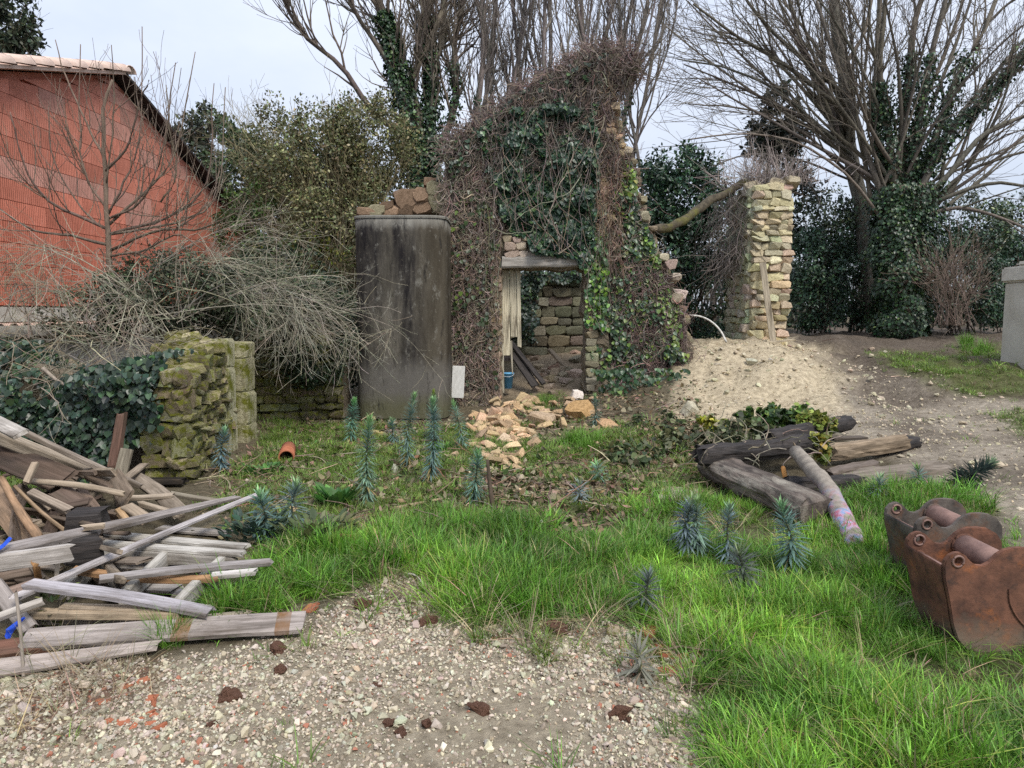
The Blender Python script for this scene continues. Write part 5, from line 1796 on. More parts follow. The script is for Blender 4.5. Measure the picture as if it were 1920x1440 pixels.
    pp = lambda a, b, w_, t_, nm, col, roll=0: plank_obj(nm, PZ(*a), PZ(*b), w_, t_, roll, col, root, .003)
    pp((207, 1002, .155), (464, 1025, .155), .09, .022, "slat", (.46, .43, .38))
    pp((190, 1018, .156), (456, 1038, .156), .085, .022, "slat", (.50, .47, .42))
    pp((216, 1040, .105), (440, 1056, .105), .04, .07, "runner", (.36, .33, .29))
    for a, b in (((428, 1046, .10), (336, 1136, .10)), ((318, 1040, .10), (232, 1122, .10)), ((216, 1030, .10), (120, 1110, .10))):
        pp(a, b, .05, .09, "runner", (.44, .41, .36))
    for a, b in (((170, 1056, .03), (330, 1066, .03)), ((190, 1096, .03), (330, 1104, .03)), ((330, 1112, .03), (400, 1112, .03)), ((300, 990, .03), (430, 1000, .03))):
        pp(a, b, .11, .02, "slat", (.34, .31, .28))
    pp((120, 1138, .13), (348, 1140, .13), .07, .022, "slat", (.46, .37, .27))
    pp((46, 1150, .11), (343, 1152, .11), .06, .04, "slat", (.45, .35, .24))
    pp((40, 1162, .05), (330, 1162, .05), .09, .02, "slat", (.30, .25, .20))
    # standing sticks, strap, rusty post
    for a, b, w_, c, lab in (((30, 1113, .30), (45, 1278, .0), .014, (.26, .22, .18), "thin upright stick before the foreground boards at the left edge"), ((112, 1026, .36), (101, 1118, .10), .022, (.44, .38, .30), "pale stick standing with a leafy sprig by the pallet")):
        tag(plank_obj("stick", PZ(*a), PZ(*b), w_, w_, 0, c, None, .01, None, 1, True), lab, "stick")
    tag(plank_obj("rusty_post", P(229, 776, 6.3), P(214, 872, 6.25), .075, .06, .2, (.17, .10, .075), None, .0, None, 1.2), "short rust-brown post leaning by the ivy behind the heap", "post")
    tag(plank_obj("split_board", P(238, 842, 6.2), P(224, 900, 6.15), .12, .03, .2, (.33, .29, .22), None, .01, None, 1.0), "split grey board standing against the rust-brown post", "plank")
    mb = MB()
    for k in range(5):
        pts = resample([PZ(38 + k * 2, 1166 - k * 2, .16), PZ(22 - k * 3, 1185, .10), PZ(8 + k * 2, 1212, .04), PZ(-30 - 4 * k, 1240, .02)], 8)
        tubes(mb, pts[None], np.full((1, 8), .006), 4, W1)
    tag(mb.obj("blue_strap", M_strap), "bright blue strap hanging out of the heap at the left edge", "strap")
    mb = MB()
    pts = resample([PZ(-20, 1040, .42), PZ(5, 1024, .43), PZ(18, 1010, .44)], 6)
    tubes(mb, pts[None], np.full((1, 6), .012), 4, W1)
    tag(mb.obj("blue_strap", M_strap), "short blue strap end above the long grey board", "strap")


build_lumber()


# ------------------------------------------------------------------ timber pile on the right
def build_timbers():
    def tb(a, b, w_, t_, roll, col, label, m=None, rnd=False, name="timber", warp=.004, taper=1.0):
        o = plank_obj(name, PZ(*a), PZ(*b), w_, t_, roll, col, None, warp, m, taper, rnd, 0 if name == 'board' else .16)
        return tag(o, label, "timber", "old timbers piled beside the mound")
    tb((1336, 872, .18), (1530, 958, .15), .32, .20, .08, (.30, .25, .20), "massive mossy squared beam with black end, lying frontmost in the pile", m=M_oldbeam, name="squared_beam")
    tb((1310, 856, .30), (1515, 834, .34), .19, .17, .1, DRK, "charred black beam lying across the pile's left half", m=M_char, name="charred_beam")
    tb((1556, 850, .24), (1696, 828, .30), .13, .15, .0, (.30, .23, .16), "lighter brown sawn beam with dark end on the pile's right", name="sawn_beam")
    tb((1640, 842, .22), (1712, 830, .25), .17, .14, .1, DRK, "dark rotten beam end behind the sawn brown beam", m=M_char, name="charred_beam")
    tb((1570, 905, .08), (1768, 884, .12), .30, .14, .15, (.22, .185, .15), "broad grey-brown weathered beam lowest on the right side", name="broad_beam")
    tb((1480, 915, .12), (1606, 908, .12), .18, .16, .1, DRK, "black beam whose square end faces out under the grey log", m=M_char, name="charred_beam")
    tb((1440, 822, .40), (1590, 792, .40), .17, .17, 0, (.05, .045, .045), "dark round log end poking from the ivy heap", m=M_char, rnd=True, name="round_log")
    tb((1560, 822, .30), (1618, 820, .30), .12, .03, .0, (.12, .10, .085), "thin dark board between ivy heap and sawn beam", name="board")
    tb((1560, 888, .16), (1640, 872, .16), .10, .08, .3, (.16, .13, .11), "small brown timber in the gap below the sawn beam", name="billet")
    # grey log crossing in front, painted pink and blue at its foot
    mb = MB()
    pts = resample([PZ(1494, 848, .38), PZ(1520, 878, .33), PZ(1546, 908, .27), PZ(1572, 955, .16), PZ(1592, 995, .09), PZ(1606, 1024, .04)], 16)
    pts += rng.normal(0, .004, pts.shape)
    rr = np.linspace(.062, .078, 16) * (1 + rng.normal(0, .04, 16))
    tubes(mb, pts[None], rr[None], 12, W1, cap=True)
    tag(mb.obj("painted_log", M_plog, None, True), "grey log splashed pink and blue, leaning down into the grass", "log", "old timbers piled beside the mound")
    mb = MB()
    pts = resample([PZ(1476, 915, .10), PZ(1472, 895, .17), PZ(1468, 876, .24)], 6)
    tubes(mb, pts[None], np.array([[.022, .021, .019, .020, .022, .020]]), 7, (.55, .26, .08), cap=True)
    tag(mb.obj("orange_stub", M_bark, None, True), "orange peeled branch stub standing on the mossy beam", "branch")
    # ivy heap on top
    r = empty("ivy_clippings", tuple(PZ(1450, 830, .2)), "heap of cut yellow-green ivy thrown over the timber pile", "ivy")
    mb = MB()
    for (px, py, z, rx, rz, n, col, alt) in [(1440, 785, .45, 60, 16, 500, (.035, .07, .02), (.10, .16, .03)), (1530, 795, .45, 30, 22, 420, (.16, .19, .04), (.28, .30, .07)), (1340, 800, .30, 26, 18, 240, (.20, .22, .03), (.38, .33, .05)),
                                             (1400, 815, .34, 60, 24, 420, (.08, .10, .045), (.16, .17, .09)), (1535, 835, .34, 16, 30, 160, (.15, .17, .04), (.35, .28, .05)), (1290, 830, .14, 60, 26, 700, (.06, .075, .035), (.14, .15, .07)), (1230, 800, .12, 60, 22, 500, (.06, .08, .035), (.14, .16, .07)), (1480, 775, .5, 50, 16, 350, (.05, .09, .025), (.14, .2, .04)), (1200, 860, .06, 70, 22, 400, (.06, .09, .035), (.16, .17, .08))]:
        c = PZ(px, py, z)
        s = c[1] / F
        blob(mb, c, (rx * s, rx * s, rz * s), n, max(10, n // 16), (.05, .085), LEAF_IVY, col, alt, .35)
    mb.obj("leaves", M_leaf, r)
    mb = MB()
    n = 130
    st = np.array([PZ(rng.uniform(1320, 1560), rng.uniform(790, 850), rng.uniform(.2, .42)) for _ in range(n)])
    d = nrm(rng.normal(0, 1, (n, 3)) * np.array([1, 1, .6]) + np.array([0, 0, .2]))
    paths = [st]
    for k in range(6):
        d = nrm(d + rng.normal(0, .35, (n, 3)) + np.array([0, 0, -.12]))
        paths.append(paths[-1] + d * rng.uniform(.03, .08, (n, 1)))
    tubes(mb, np.stack(paths, 1), np.linspace(.007, .003, 7)[None] * np.ones((n, 1)), 4, cvar((.27, .23, .17), n, .25))
    mb.obj("stems", M_bark, r)


M_oldbeam = mat("old_beam_wood", (.035, .028, .024), (.17, .135, .11), 5, stretch=(.5, 3, 3), rough=.9, bump=1.0, bscale=14, bdist=.015, c3=(.30, .27, .22), s3=2.4, t3=(.52, .7), st3=(.7, 2, 2))
M_plog = mat("painted_log_bark", (.17, .145, .12), (.31, .27, .22), 14, rough=.88, bump=.7, bscale=30, bdist=.01)


def _paint(m):
    t = m.node_tree
    N = t.nodes
    bs = next(n for n in N if n.type == 'BSDF_PRINCIPLED')
    old = bs.inputs['Base Color'].links[0].from_socket
    tc = next(n for n in N if n.type == 'TEX_COORD')
    sep = N.new("ShaderNodeSeparateXYZ")
    t.links.new(tc.outputs['Object'], sep.inputs['Vector'])
    nz = N.new("ShaderNodeTexNoise"); nz.inputs['Scale'].default_value = 22; nz.inputs['Detail'].default_value = 5
    t.links.new(tc.outputs['Object'], nz.inputs['Vector'])
    cr = N.new("ShaderNodeValToRGB")
    e = cr.color_ramp.elements
    e[0].position, e[0].color = .36, (.16, .28, .46, 1)
    e[1].position, e[1].color = .66, (.42, .12, .17, 1)
    e.new(.5).color = (.40, .30, .40, 1)
    t.links.new(nz.outputs['Fac'], cr.inputs['Fac'])
    mr = N.new("ShaderNodeMapRange")
    mr.inputs['From Min'].default_value = .30
    mr.inputs['From Max'].default_value = .18
    t.links.new(sep.outputs['Z'], mr.inputs['Value'])
    n2 = N.new("ShaderNodeTexNoise"); n2.inputs['Scale'].default_value = 9
    t.links.new(tc.outputs['Object'], n2.inputs['Vector'])
    m2 = N.new("ShaderNodeMapRange"); m2.inputs['From Min'].default_value = .4; m2.inputs['From Max'].default_value = .55
    t.links.new(n2.outputs['Fac'], m2.inputs['Value'])
    mu = N.new("ShaderNodeMath"); mu.operation = 'MULTIPLY'
    t.links.new(mr.outputs[0], mu.inputs[0]); t.links.new(m2.outputs[0], mu.inputs[1])
    mx = N.new("ShaderNodeMix"); mx.data_type = 'RGBA'
    t.links.new(mu.outputs[0], mx.inputs['Factor'])
    t.links.new(old, mx.inputs['A']); t.links.new(cr.outputs['Color'], mx.inputs['B'])
    t.links.new(mx.outputs['Result'], bs.inputs['Base Color'])


_paint(M_plog)
build_timbers()


# ------------------------------------------------------------------ digger buckets
def build_bucket(name, label, Yn, Yf, ear, s, plate_m, shell_m, tube_m, rot=0.0):
    """ear: world x,z of the near plate's ear hole; profile in picture pixels at 398 px/m, measured from that hole"""
    root = empty(name, (ear[0] + .3 * s, (Yn + Yf) / 2, 0), label, "digger bucket", "digger buckets lying in the grass")
    prof = [(-28, -17), (-26, -6), (-18, 4), (-8, 9), (2, 9), (11, 4), (20, -6), (32, -15), (46, -16), (58, -10), (72, 6), (84, 14), (98, 18), (118, 19), (138, 16), (156, 6), (168, -12), (170, -36), (160, -60), (168, -90),
            (200, -120), (262, -150), (285, -160), (262, -176), (180, -188), (116, -192), (64, -189), (24, -181), (6, -160), (-5, -131), (-15, -83), (-26, -41)]
    M2 = lambda q: (ear[0] + q[0] / 398 * s, ear[1] + q[1] / 398 * s)
    pts = [M2(q) for q in prof]
    holes = [[(0, -6, 9), ], ]
    th = .030 * s

    def plate(Y0):
        bm = bmesh.new()
        loops = []
        def ring(pp):
            vs = [bm.verts.new((x, Y0, z)) for x, z in pp]
            es = [bm.edges.new((vs[i], vs[(i + 1) % len(vs)])) for i in range(len(vs))]
            loops.extend(es)
        ring(pts)
        hx, hz = M2((-3, -7))
        ring([(hx + .017 * s * math.cos(a), hz + .017 * s * math.sin(a)) for a in np.arange(12) * math.pi / 6])
        bmesh.ops.triangle_fill(bm, edges=loops, use_beauty=True, use_dissolve=False)
        r = bmesh.ops.extrude_face_region(bm, geom=bm.faces[:])
        for v in [e for e in r['geom'] if isinstance(e, bmesh.types.BMVert)]:
            v.co.y += th
        bmesh.ops.recalc_face_normals(bm, faces=bm.faces[:])
        sharp = [e for e in bm.edges if len(e.link_faces) == 2 and e.calc_face_angle(0) > 1.2]
        bmesh.ops.bevel(bm, geom=sharp, offset=.004 * s, segments=2, affect='EDGES')
        me = bpy.data.meshes.new("side_plate")
        bm.to_mesh(me)
        bm.free()
        me.materials.append(plate_m)
        o = link("side_plate", me, root)
        # welded collar round the eye
        mb = MB()
        a = np.arange(25) * math.pi / 12
        c = np.c_[hx + .026 * s * np.cos(a), np.full(25, Y0 - .001), hz + .026 * s * np.sin(a)]
        tubes(mb, c[None], np.full((1, 25), .006 * s), 6, W1)
        mb.obj("eye_collar", tube_m, o, True)
        return o
    plate(Yn)
    plate(Yf - th)
    # rolled shell between the plates: from the lip round the bottom and up the back
    idx = list(range(20, 32)) + [0]
    sh = resample(np.array([[pts[i][0], 0, pts[i][1]] for i in idx[2:]]), 40)
    cen = np.array([ear[0] + .22 * s, 0, ear[1] - .22 * s])
    nrmv = nrm(cen - sh)
    inn = sh + nrmv * .02 * s
    a0, a1 = Yn + th * .6, Yf - th * .6
    out_ = sh - nrmv * .004 * s
    V = np.vstack([np.c_[out_[:, 0], np.full(40, a0), out_[:, 2]], np.c_[out_[:, 0], np.full(40, a1), out_[:, 2]], np.c_[inn[:, 0], np.full(40, a0), inn[:, 2]], np.c_[inn[:, 0], np.full(40, a1), inn[:, 2]]])
    fs = []
    for i in range(39):
        fs += [[i, i + 1, 40 + i + 1, 40 + i], [80 + i, 120 + i, 120 + i + 1, 80 + i + 1]]
    fs += [[0, 40, 120, 80], [39, 119, 159, 79]]
    link("shell", make_mesh("shell", V, [np.array(fs)], None, True, shell_m), root)
    mb = MB()
    for (q, r_, nm) in (((-3, -40), .026, "pin_tube"), ((88, -18), .058, "pin_tube")):
        mb = MB()
        x, z = M2(q)
        path = np.array([[x, Yn + th * .5, z], [x, (Yn + Yf) / 2, z], [x, Yf - th * .5, z]])
        tubes(mb, path[None], np.full((1, 3), r_ * s), 20, W1, cap=True)
        o = mb.obj(nm, tube_m, root, True)
        mb = MB()
        a = np.arange(25) * math.pi / 12
        c = np.c_[x + r_ * s * np.cos(a), np.full(25, Yf - th * 1.2), z + r_ * s * np.sin(a)]
        tubes(mb, c[None], np.full((1, 25), .007 * s), 6, W1)
        mb.obj("weld_ring", shell_m, o, True)
    # wear strip welded on the near plate, digging teeth at the lip
    mb = MB()
    pth = resample([np.array([M2(q)[0], Yn - .004, M2(q)[1]]) for q in ((95, -60), (100, -90), (118, -120), (150, -150))], 12)
    tubes(mb, pth[None], np.full((1, 12), .004 * s), 6, W1)
    mb.obj("weld_seam", plate_m, root, True)
    for k in range(3):
        yy = Yn + (Yf - Yn) * (.15 + .35 * k)
        x, z = M2((262, -165))
        V = [[x, yy - .03, z - .02], [x, yy + .03, z - .02], [x, yy - .03, z + .025], [x, yy + .03, z + .025], [x + .13 * s, yy - .02, z + .01], [x + .13 * s, yy + .02, z + .01]]
        mb = MB()
        mb.add(V, [np.array([[0, 1, 3, 2], [2, 3, 5, 4], [1, 0, 4, 5]]), np.array([[0, 2, 4], [1, 5, 3]])])
        mb.obj("tooth", plate_m, root)


e1 = P(1800, 1046, 3.25)
build_bucket("digger_bucket", "rust-red digger bucket lying nearest, cut by the picture's right edge", 3.25, 3.60, (e1[0], e1[2]), 1.0, M_rust, M_rust, M_tube)
e2 = P(1741, 978, 3.92)
build_bucket("digger_bucket", "dark grey-brown digger bucket lying behind the rust-red one", 3.92, 4.27, (e2[0], e2[2]), 1.0, M_steel, M_steel, M_tube)


# ------------------------------------------------------------------ spurge plants
def spurge(px, pyb, pyt, label, lean=(0, 0), wd=1.0, tip=(.26, .42, .17), col=(.155, .235, .205), droop=0.0, base=None, top=None, sparse=1.0):
    b = G(px, pyb) if base is None else np.asarray(base, float)
    if top is None:
        top = P(px, pyt, b[1])
    top = np.asarray(top, float) + np.array([lean[0], lean[1], 0])
    hgt = np.linalg.norm(top - b)
    root = empty("spurge_plant", tuple(b), label, "spurge", "blue-green spurge plants")
    top = top + np.array([rng.normal(0, .035), rng.normal(0, .04), 0])
    mid = (b + top) / 2 + np.array([rng.normal(0, .025), rng.normal(0, .025), 0]) + np.array([0, 0, droop * .25])
    path = resample([b - np.array([0, 0, .03]), mid, top], 10)
    mb = MB()
    tubes(mb, path[None], np.linspace(.009, .004, 10)[None], 6, (.16, .17, .10), cap=True)
    mb.obj("stem", M_bark, root, True)
    n = int(max(54, 245 * hgt / .5) * sparse)
    t = np.sort(rng.uniform(rng.uniform(.05, .22), 1, n))
    k = np.arange(n)
    az = (k % 4) * math.pi / 2 + (k // 4) * .42 + rng.normal(0, .12, n)
    i = np.minimum((t * 9).astype(int), 8)
    f = (t * 9 - i)[:, None]
    pos = path[i] * (1 - f) + path[i + 1] * f
    ax = nrm(path[-1] - path[0])
    e1_ = nrm(np.cross(ax, np.array([.3, 1, .1])))
    e2_ = np.cross(ax, e1_)
    o = np.cos(az)[:, None] * e1_ + np.sin(az)[:, None] * e2_
    el = -.60 + 1.8 * t ** 2.2 + rng.normal(0, .10, n)           # lower leaves hang, top leaves stand
    d = o * np.cos(el)[:, None] + ax * np.sin(el)[:, None]
    nn = ax * np.cos(el)[:, None] - o * np.sin(el)[:, None]
    sz = (.128 - .055 * t ** 3) * wd * rng.uniform(.8, 1.15, n)
    w_ = np.clip((t - .82) / .18, 0, 1)[:, None]
    c = np.asarray(col) * (1 - w_) + np.asarray(tip) * w_
    old = (rng.random(n) < .5 * np.clip((.3 - t) / .2, 0, 1))
    c = c * rng.uniform(.85, 1.15, 3)
    c[old] = (.30, .24, .10)
    c = np.clip(c * np.exp(rng.normal(0, .22, (n, 1))), 0, 1)
    mb = MB()
    leaves(mb, pos, d, nn, sz, LEAF_LANCE, c)
    mb.obj("leaves", M_leaf, root)


for a in [(690, 950, 786, "tallest blue-green spurge, in front of the vat"), (765, 880, 742, "spurge standing behind and right of the tallest one", dict(wd=.95)), (803, 912, 752, "bushy spurge right of two others, before the vat's edge"),
          (812, 830, 738, "spurge with yellow-green tip right against the vat", dict(tip=(.3, .34, .05))), (870, 845, 755, "thin spurge beside the rubble spill's left end", dict(sparse=.7)), (886, 948, 848, "spurge on the brushwood left of the upright branch stump"),
          (655, 835, 752, "spurge at the vat's lower left corner"), (415, 885, 808, "spurge growing at the foot of the mossy ruin"), (505, 1015, 928, "floppy spurge leaning left beside the pale board's tip", dict(lean=(-.1, -.1), wd=1.25)),
          (562, 1000, 912, "broad spurge right of the floppy leaning one", dict(wd=1.3)), (1116, 800, 745, "lone spurge right of the doorway rubble"), (1298, 1045, 938, "left one of the spurge pair in the bright grass", dict(col=(.135, .22, .205))),
          (1323, 1045, 942, "right one of the spurge pair in the bright grass", dict(col=(.135, .22, .205))), (1376, 1070, 960, "spurge between the pair and the one before the beam"), (1391, 1118, 1028, "thick dark spurge lowest in the grass", dict(wd=1.05, col=(.09, .13, .10))),
          (1466, 1080, 950, "spurge with star-like top before the mossy beam's end", dict(wd=1.1)), (1222, 1158, 1085, "pale wilting spurge at the grass edge above the tile shards", dict(col=(.12, .15, .11), tip=(.16, .2, .15))),
          (1646, 945, 898, "small spurge before the broad weathered beam"), (1732, 925, 878, "small fresh spurge right of the other before the broad beam", dict(tip=(.2, .36, .06))), (742, 835, 790, "small spurge at the vat's foot between taller ones"),
          (1190, 1268, 1200, "withered grey spurge standing on the gravel edge", dict(col=(.16, .16, .12), tip=(.2, .2, .16), sparse=.6)), (1775, 925, 860, "pulled spurge lying on its side by the path", dict(top=PZ(1868, 872, .32), col=(.05, .085, .06), wd=1.3)),
          (1130, 905, 868, "tiny spurge among ivy litter in mid-yard", dict(sparse=.7)), (1095, 945, 905, "pale small spurge in the litter above the grass", dict(sparse=.7))]:
    spurge(*a[:4], **(a[4] if len(a) > 4 else {}))


# ------------------------------------------------------------------ small things round the ruin
def build_small():
    # door boards in the doorway, rotten at the foot
    root = empty("rotten_door", tuple(P(955, 720, 12.1)), "pale grey plank door rotted away at its foot, standing in the doorway", "door")
    root["kind"] = "thing"
    for (xa, xb, yt, yb) in [(941, 955, 506, 664), (955, 968, 507, 632), (968, 976, 508, 650)]:
        a, b = P((xa + xb) / 2, yt, 12.0), P((xa + xb) / 2 + 2, yb, 12.0)
        plank_obj("plank", a, b, (xb - xa - 1) * 12 / F, .03, 0, np.array([.60, .54, .40]) * rng.uniform(.9, 1.1), root, .0)
    plank_obj("post", P(939, 508, 11.98), P(943, 735, 11.98), .05, .05, 0, (.52, .48, .38), root, .0)
    plank_obj("plank", P(958, 640, 12.03), P(961, 700, 12.03), .05, .02, 0, (.40, .36, .28), root, .0, None, .3)
    for (a, b, w_, lab) in [((958, 642, 12.6), (1020, 720, 12.1), .10, "black charred plank leaning right inside the doorway"), ((962, 662, 12.5), (1004, 724, 12.1), .16, "second charred plank leaning below the first in the doorway"), ((1030, 655, 13.6), (1062, 690, 13.3), .10, "tan plank lying on rubble inside the ruin")]:
        o = plank_obj("leaning_plank", P(*a), P(*b), w_, .04, .2, (.34, .27, .19), None, .0, None if "tan" in lab else M_char)
        tag(o, lab, "plank")
    # bucket
    c = P(952, 728, 12.15)
    root = empty("blue_bucket", tuple(c), "pale blue plastic bucket under the rotten door", "bucket")
    n = 20
    a = np.arange(n) * 2 * math.pi / n
    rings = [(.0, .075), (.25, .10), (.25, .108), (.268, .108), (.268, .096), (.02, .07)]
    V = np.concatenate([np.c_[c[0] + r_ * np.cos(a), c[1] + r_ * np.sin(a), np.full(n, c[2] + z)] for z, r_ in rings])
    fs = [[l * n + i, l * n + (i + 1) % n, (l + 1) * n + (i + 1) % n, (l + 1) * n + i] for l in range(len(rings) - 1) for i in range(n)]
    link("body", make_mesh("body", V, [np.array(fs), np.array([list(range(n))[::-1], list(range(5 * n, 6 * n))])], None, True, M_blue), root)
    mb = MB()
    t = np.linspace(0, math.pi, 12)
    hp = np.c_[c[0] + .108 * np.cos(t), c[1] - .108 * np.sin(t) * .9, c[2] + .255 - .05 * np.sin(t)]
    tubes(mb, hp[None], np.full((1, 12), .004), 5, (.6, .6, .6))
    mb.obj("handle", M_bark, root, True)
    # white panel by the vat
    o = link("white_board", boxmesh("white_board", (-.5, -.5, -.5), (.5, .5, .5), M_white, .02))
    p = P(859, 716, 11.45)
    o.location = p
    o.scale = (.20, .04, .52)
    o.rotation_euler = (.08, .05, .1)
    tag(o, "flaking white board wedged between the vat and the gable", "board")
    o = plank_obj("painted_board", P(646, 1036, 4.75), P(648, 1004, 4.75), .14, .02, .1, (.5, .22, .16), None, .0)
    tag(o, "scrap of reddish painted board standing at the grass edge", "board")
    # clay pipe
    p = G(538, 868)
    mb = MB()
    root = empty("clay_pipe", tuple(p), "short clay pipe showing its dark round mouth in the weeds", "pipe")
    a = np.arange(20) * 2 * math.pi / 20
    ax = nrm(np.array([-.25, 1, .05]))
    e1_ = nrm(np.cross(ax, [0, 0, 1])); e2_ = np.cross(ax, e1_)
    rg = lambda r_, s_: p + np.array([0, 0, .08]) + ax * s_ + r_ * (np.cos(a)[:, None] * e1_ + np.sin(a)[:, None] * e2_)
    V = np.concatenate([rg(.085, -.1), rg(.08, .35), rg(.066, .35), rg(.070, -.1)])
    fs = [[l * 20 + i, l * 20 + (i + 1) % 20, ((l + 1) % 4) * 20 + (i + 1) % 20, ((l + 1) % 4) * 20 + i] for l in range(4) for i in range(20)]
    link("barrel", make_mesh("barrel", V, [np.array(fs)], None, True, M_tiles), root)
    link("bore_shade_disc", make_mesh("bore_shade_disc", rg(.067, .2), [np.array([list(range(20))])], None, False, M_black), root)  # near-black disc across the bore, painting in the shade of its depth

    def stones(name, label, cat, group, spots, protos, col, hi=.0, flat=.6, jit=.15, tilt=.25):
        for (px, py, wpx) in spots:
            b = G(px, py)
            s = b[1] / F * wpx
            c_ = np.asarray(col) * math.exp(rng.normal(0, jit)) * np.exp(rng.normal(0, .04, 3))
            o = place(name, protos[rng.integers(len(protos))], (b[0], b[1], b[2] + s * flat * .25 + hi), (s, s * rng.uniform(.6, 1), s * flat * rng.uniform(.7, 1.2)), (rng.normal(0, tilt), rng.normal(0, tilt), rng.uniform(0, 6.28)), None, c_)
            tag(o, label, cat, group)
    # spill of broken tan stone below the doorway
    sp = [(rng.normal(938, 34), rng.normal(812, 30), rng.uniform(11, 27)) for _ in range(130)]
    sp += [(rng.normal(1010, 50), rng.normal(775, 14), rng.uniform(10, 22)) for _ in range(34)]
    stones("rubble_stone", "broken tan stone in the rubble spill below the doorway", "stone", "tan rubble below the doorway", sp, S_flat, (.56, .40, .245), flat=.36, jit=.22, hi=.03, tilt=.5)
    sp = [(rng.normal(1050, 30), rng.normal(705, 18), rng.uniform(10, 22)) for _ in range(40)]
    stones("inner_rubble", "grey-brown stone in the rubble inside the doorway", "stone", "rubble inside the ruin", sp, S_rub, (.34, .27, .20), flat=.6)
    stones("rubble_lump", "large orange-tan rubble lump right of the doorway spill", "stone", None, [(1088, 782, 44)], S_rub, (.50, .30, .15), flat=.7)
    stones("rubble_lump", "smaller orange lump right of the lone spurge", "stone", None, [(1138, 802, 36)], S_rub, (.52, .34, .2), flat=.5)
    stones("fallen_block", "big pinkish flat stone in the rubble before the doorway", "stone", None, [(1016, 792, 48)], S_rub, (.58, .42, .30), flat=.55)
    stones("fallen_block", "white squared stone right of the doorway grass tuft", "stone", None, [(1081, 748, 24)], S_rub, (.62, .58, .5), flat=.9)
    stones("fallen_block", "tan block lying at the vat's foot", "stone", None, [(706, 818, 22)], S_ash, (.55, .42, .22), flat=.7)
    stones("fallen_block", "grey-white boulder beside the tallest spurge", "stone", None, [(740, 886, 30)], S_rock, (.46, .44, .36), flat=.8)
    stones("fallen_block", "pale rounded stone by the broad spurge", "stone", None, [(610, 978, 38)], S_rock, (.46, .44, .38), flat=.7)
    stones("fallen_block", "white stone at the top edge of the bright grass", "stone", None, [(1015, 998, 46)], S_rock, (.60, .58, .52), flat=.5)
    stones("fallen_block", "round white stone by the brush near the pale board's tip", "stone", None, [(470, 908, 22)], S_rock, (.62, .54, .44), flat=.8)
    stones("fallen_block", "cream rock on the mound's slope", "stone", None, [(1412, 682, 28)], S_rock, (.60, .54, .42), flat=.7)
    stones("fallen_block", "long cream rock lying low on the mound", "stone", None, [(1290, 778, 60)], S_rock, (.46, .41, .31), flat=.6)
    stones("fallen_block", "pale rock beside the clay pipe", "stone", None, [(508, 868, 20)], S_rock, (.5, .45, .34), flat=.7)
    stones("fallen_block", "pale flat stone at the gravel's top edge by the tile shards", "stone", None, [(1165, 1215, 36)], S_rock, (.58, .49, .33), flat=.4)
    stones("fallen_block", "square pale stone above the flat one by the tile shards", "stone", None, [(1148, 1190, 24)], S_ash, (.55, .48, .36), flat=.7)
    p = G(1272, 944)
    o = place("stone_slab", S_ash[1], (p[0], p[1], p[2] + .05), (.30, .42, .08), (0, 0, -.3), None, (.44, .39, .31))
    tag(o, "flat grey-brown stone slab set in the grass before the timber pile", "slab", kind="thing")
    # mound and path stones
    sp = [(rng.uniform(1300, 1660), rng.uniform(650, 790), rng.uniform(6, 15)) for _ in range(110)] + [(rng.uniform(1650, 1960), rng.uniform(740, 930), rng.uniform(7, 18)) for _ in range(60)]
    stones("mound_stone", "small cream stone lying on the earth mound or path", "stone", "small stones on the mound", sp, S_rock, (.56, .49, .36), flat=.6)
    sp = [(rng.uniform(480, 880), rng.uniform(800, 960), rng.uniform(7, 16)) for _ in range(42)] + [(rng.uniform(900, 1300), rng.uniform(860, 985), rng.uniform(7, 15)) for _ in range(40)]
    stones("yard_stone", "small pale stone among the weeds of the yard", "stone", "small stones in the weedy yard", sp, S_rock, (.50, .44, .34), flat=.6)
    sp = [(rng.uniform(-40, 300), rng.uniform(1255, 1300), rng.uniform(18, 40)) for _ in range(26)]
    stones("gravel_stone", "larger cream stone at the edge of the foreground boards", "stone", "larger stones by the foreground boards", sp, S_rock, (.56, .49, .36), flat=.5)
    sp = [(rng.normal(1275, 26), rng.normal(1222, 16), rng.uniform(18, 34)) for _ in range(13)] + [(1215, 1190, 30), (1222, 1182, 24)]
    stones("tile_shard", "broken orange roof-tile shard in the hollow at the grass edge", "tile shard", "orange tile shards at the grass edge", sp, S_shard, W1, flat=.35)
    sp = [(rng.uniform(20, 300), rng.uniform(1270, 1370), rng.uniform(12, 26)) for _ in range(24)] + [(280, 1340, 22), (200, 1355, 20), (580, 1145, 24), (590, 1138, 18), (1170, 1305, 18), (180, 1415, 16)]
    stones("brick_crumb", "red brick crumb in the gravel", "brick shard", "red brick crumbs in the gravel", sp, S_shard, W1, flat=.35)
    for (px, py, wpx, lab) in [(437, 1312, 40, "biggest brown clod, alone on the left gravel"), (522, 1224, 32, "upright brown clod below the banded board's end"), (525, 1262, 26, "brown clod just below the upright one"), (397, 1364, 24, "small dark clod low on the left gravel"),
                               (900, 1334, 34, "dark brown clod in the middle of the gravel"), (802, 1366, 34, "brown clod left of the middle clod"), (752, 1378, 26, "small clod leftmost of the row of three"), (730, 1358, 22, "small clod above the row of three"),
                               (1160, 1346, 34, "brown clod by the green tuft on the right gravel"), (1046, 1188, 46, "reddish clod at the grass edge's middle"), (680, 1138, 34, "reddish clod on the bare patch below the grass"), (802, 1172, 34, "flat clod at the gravel's upper edge"), (708, 1290, 22, "small clod in the upper gravel"), (1180, 1352, 14, "crumb beside the right clod")]:
        b = G(px, py)
        s = b[1] / F * wpx
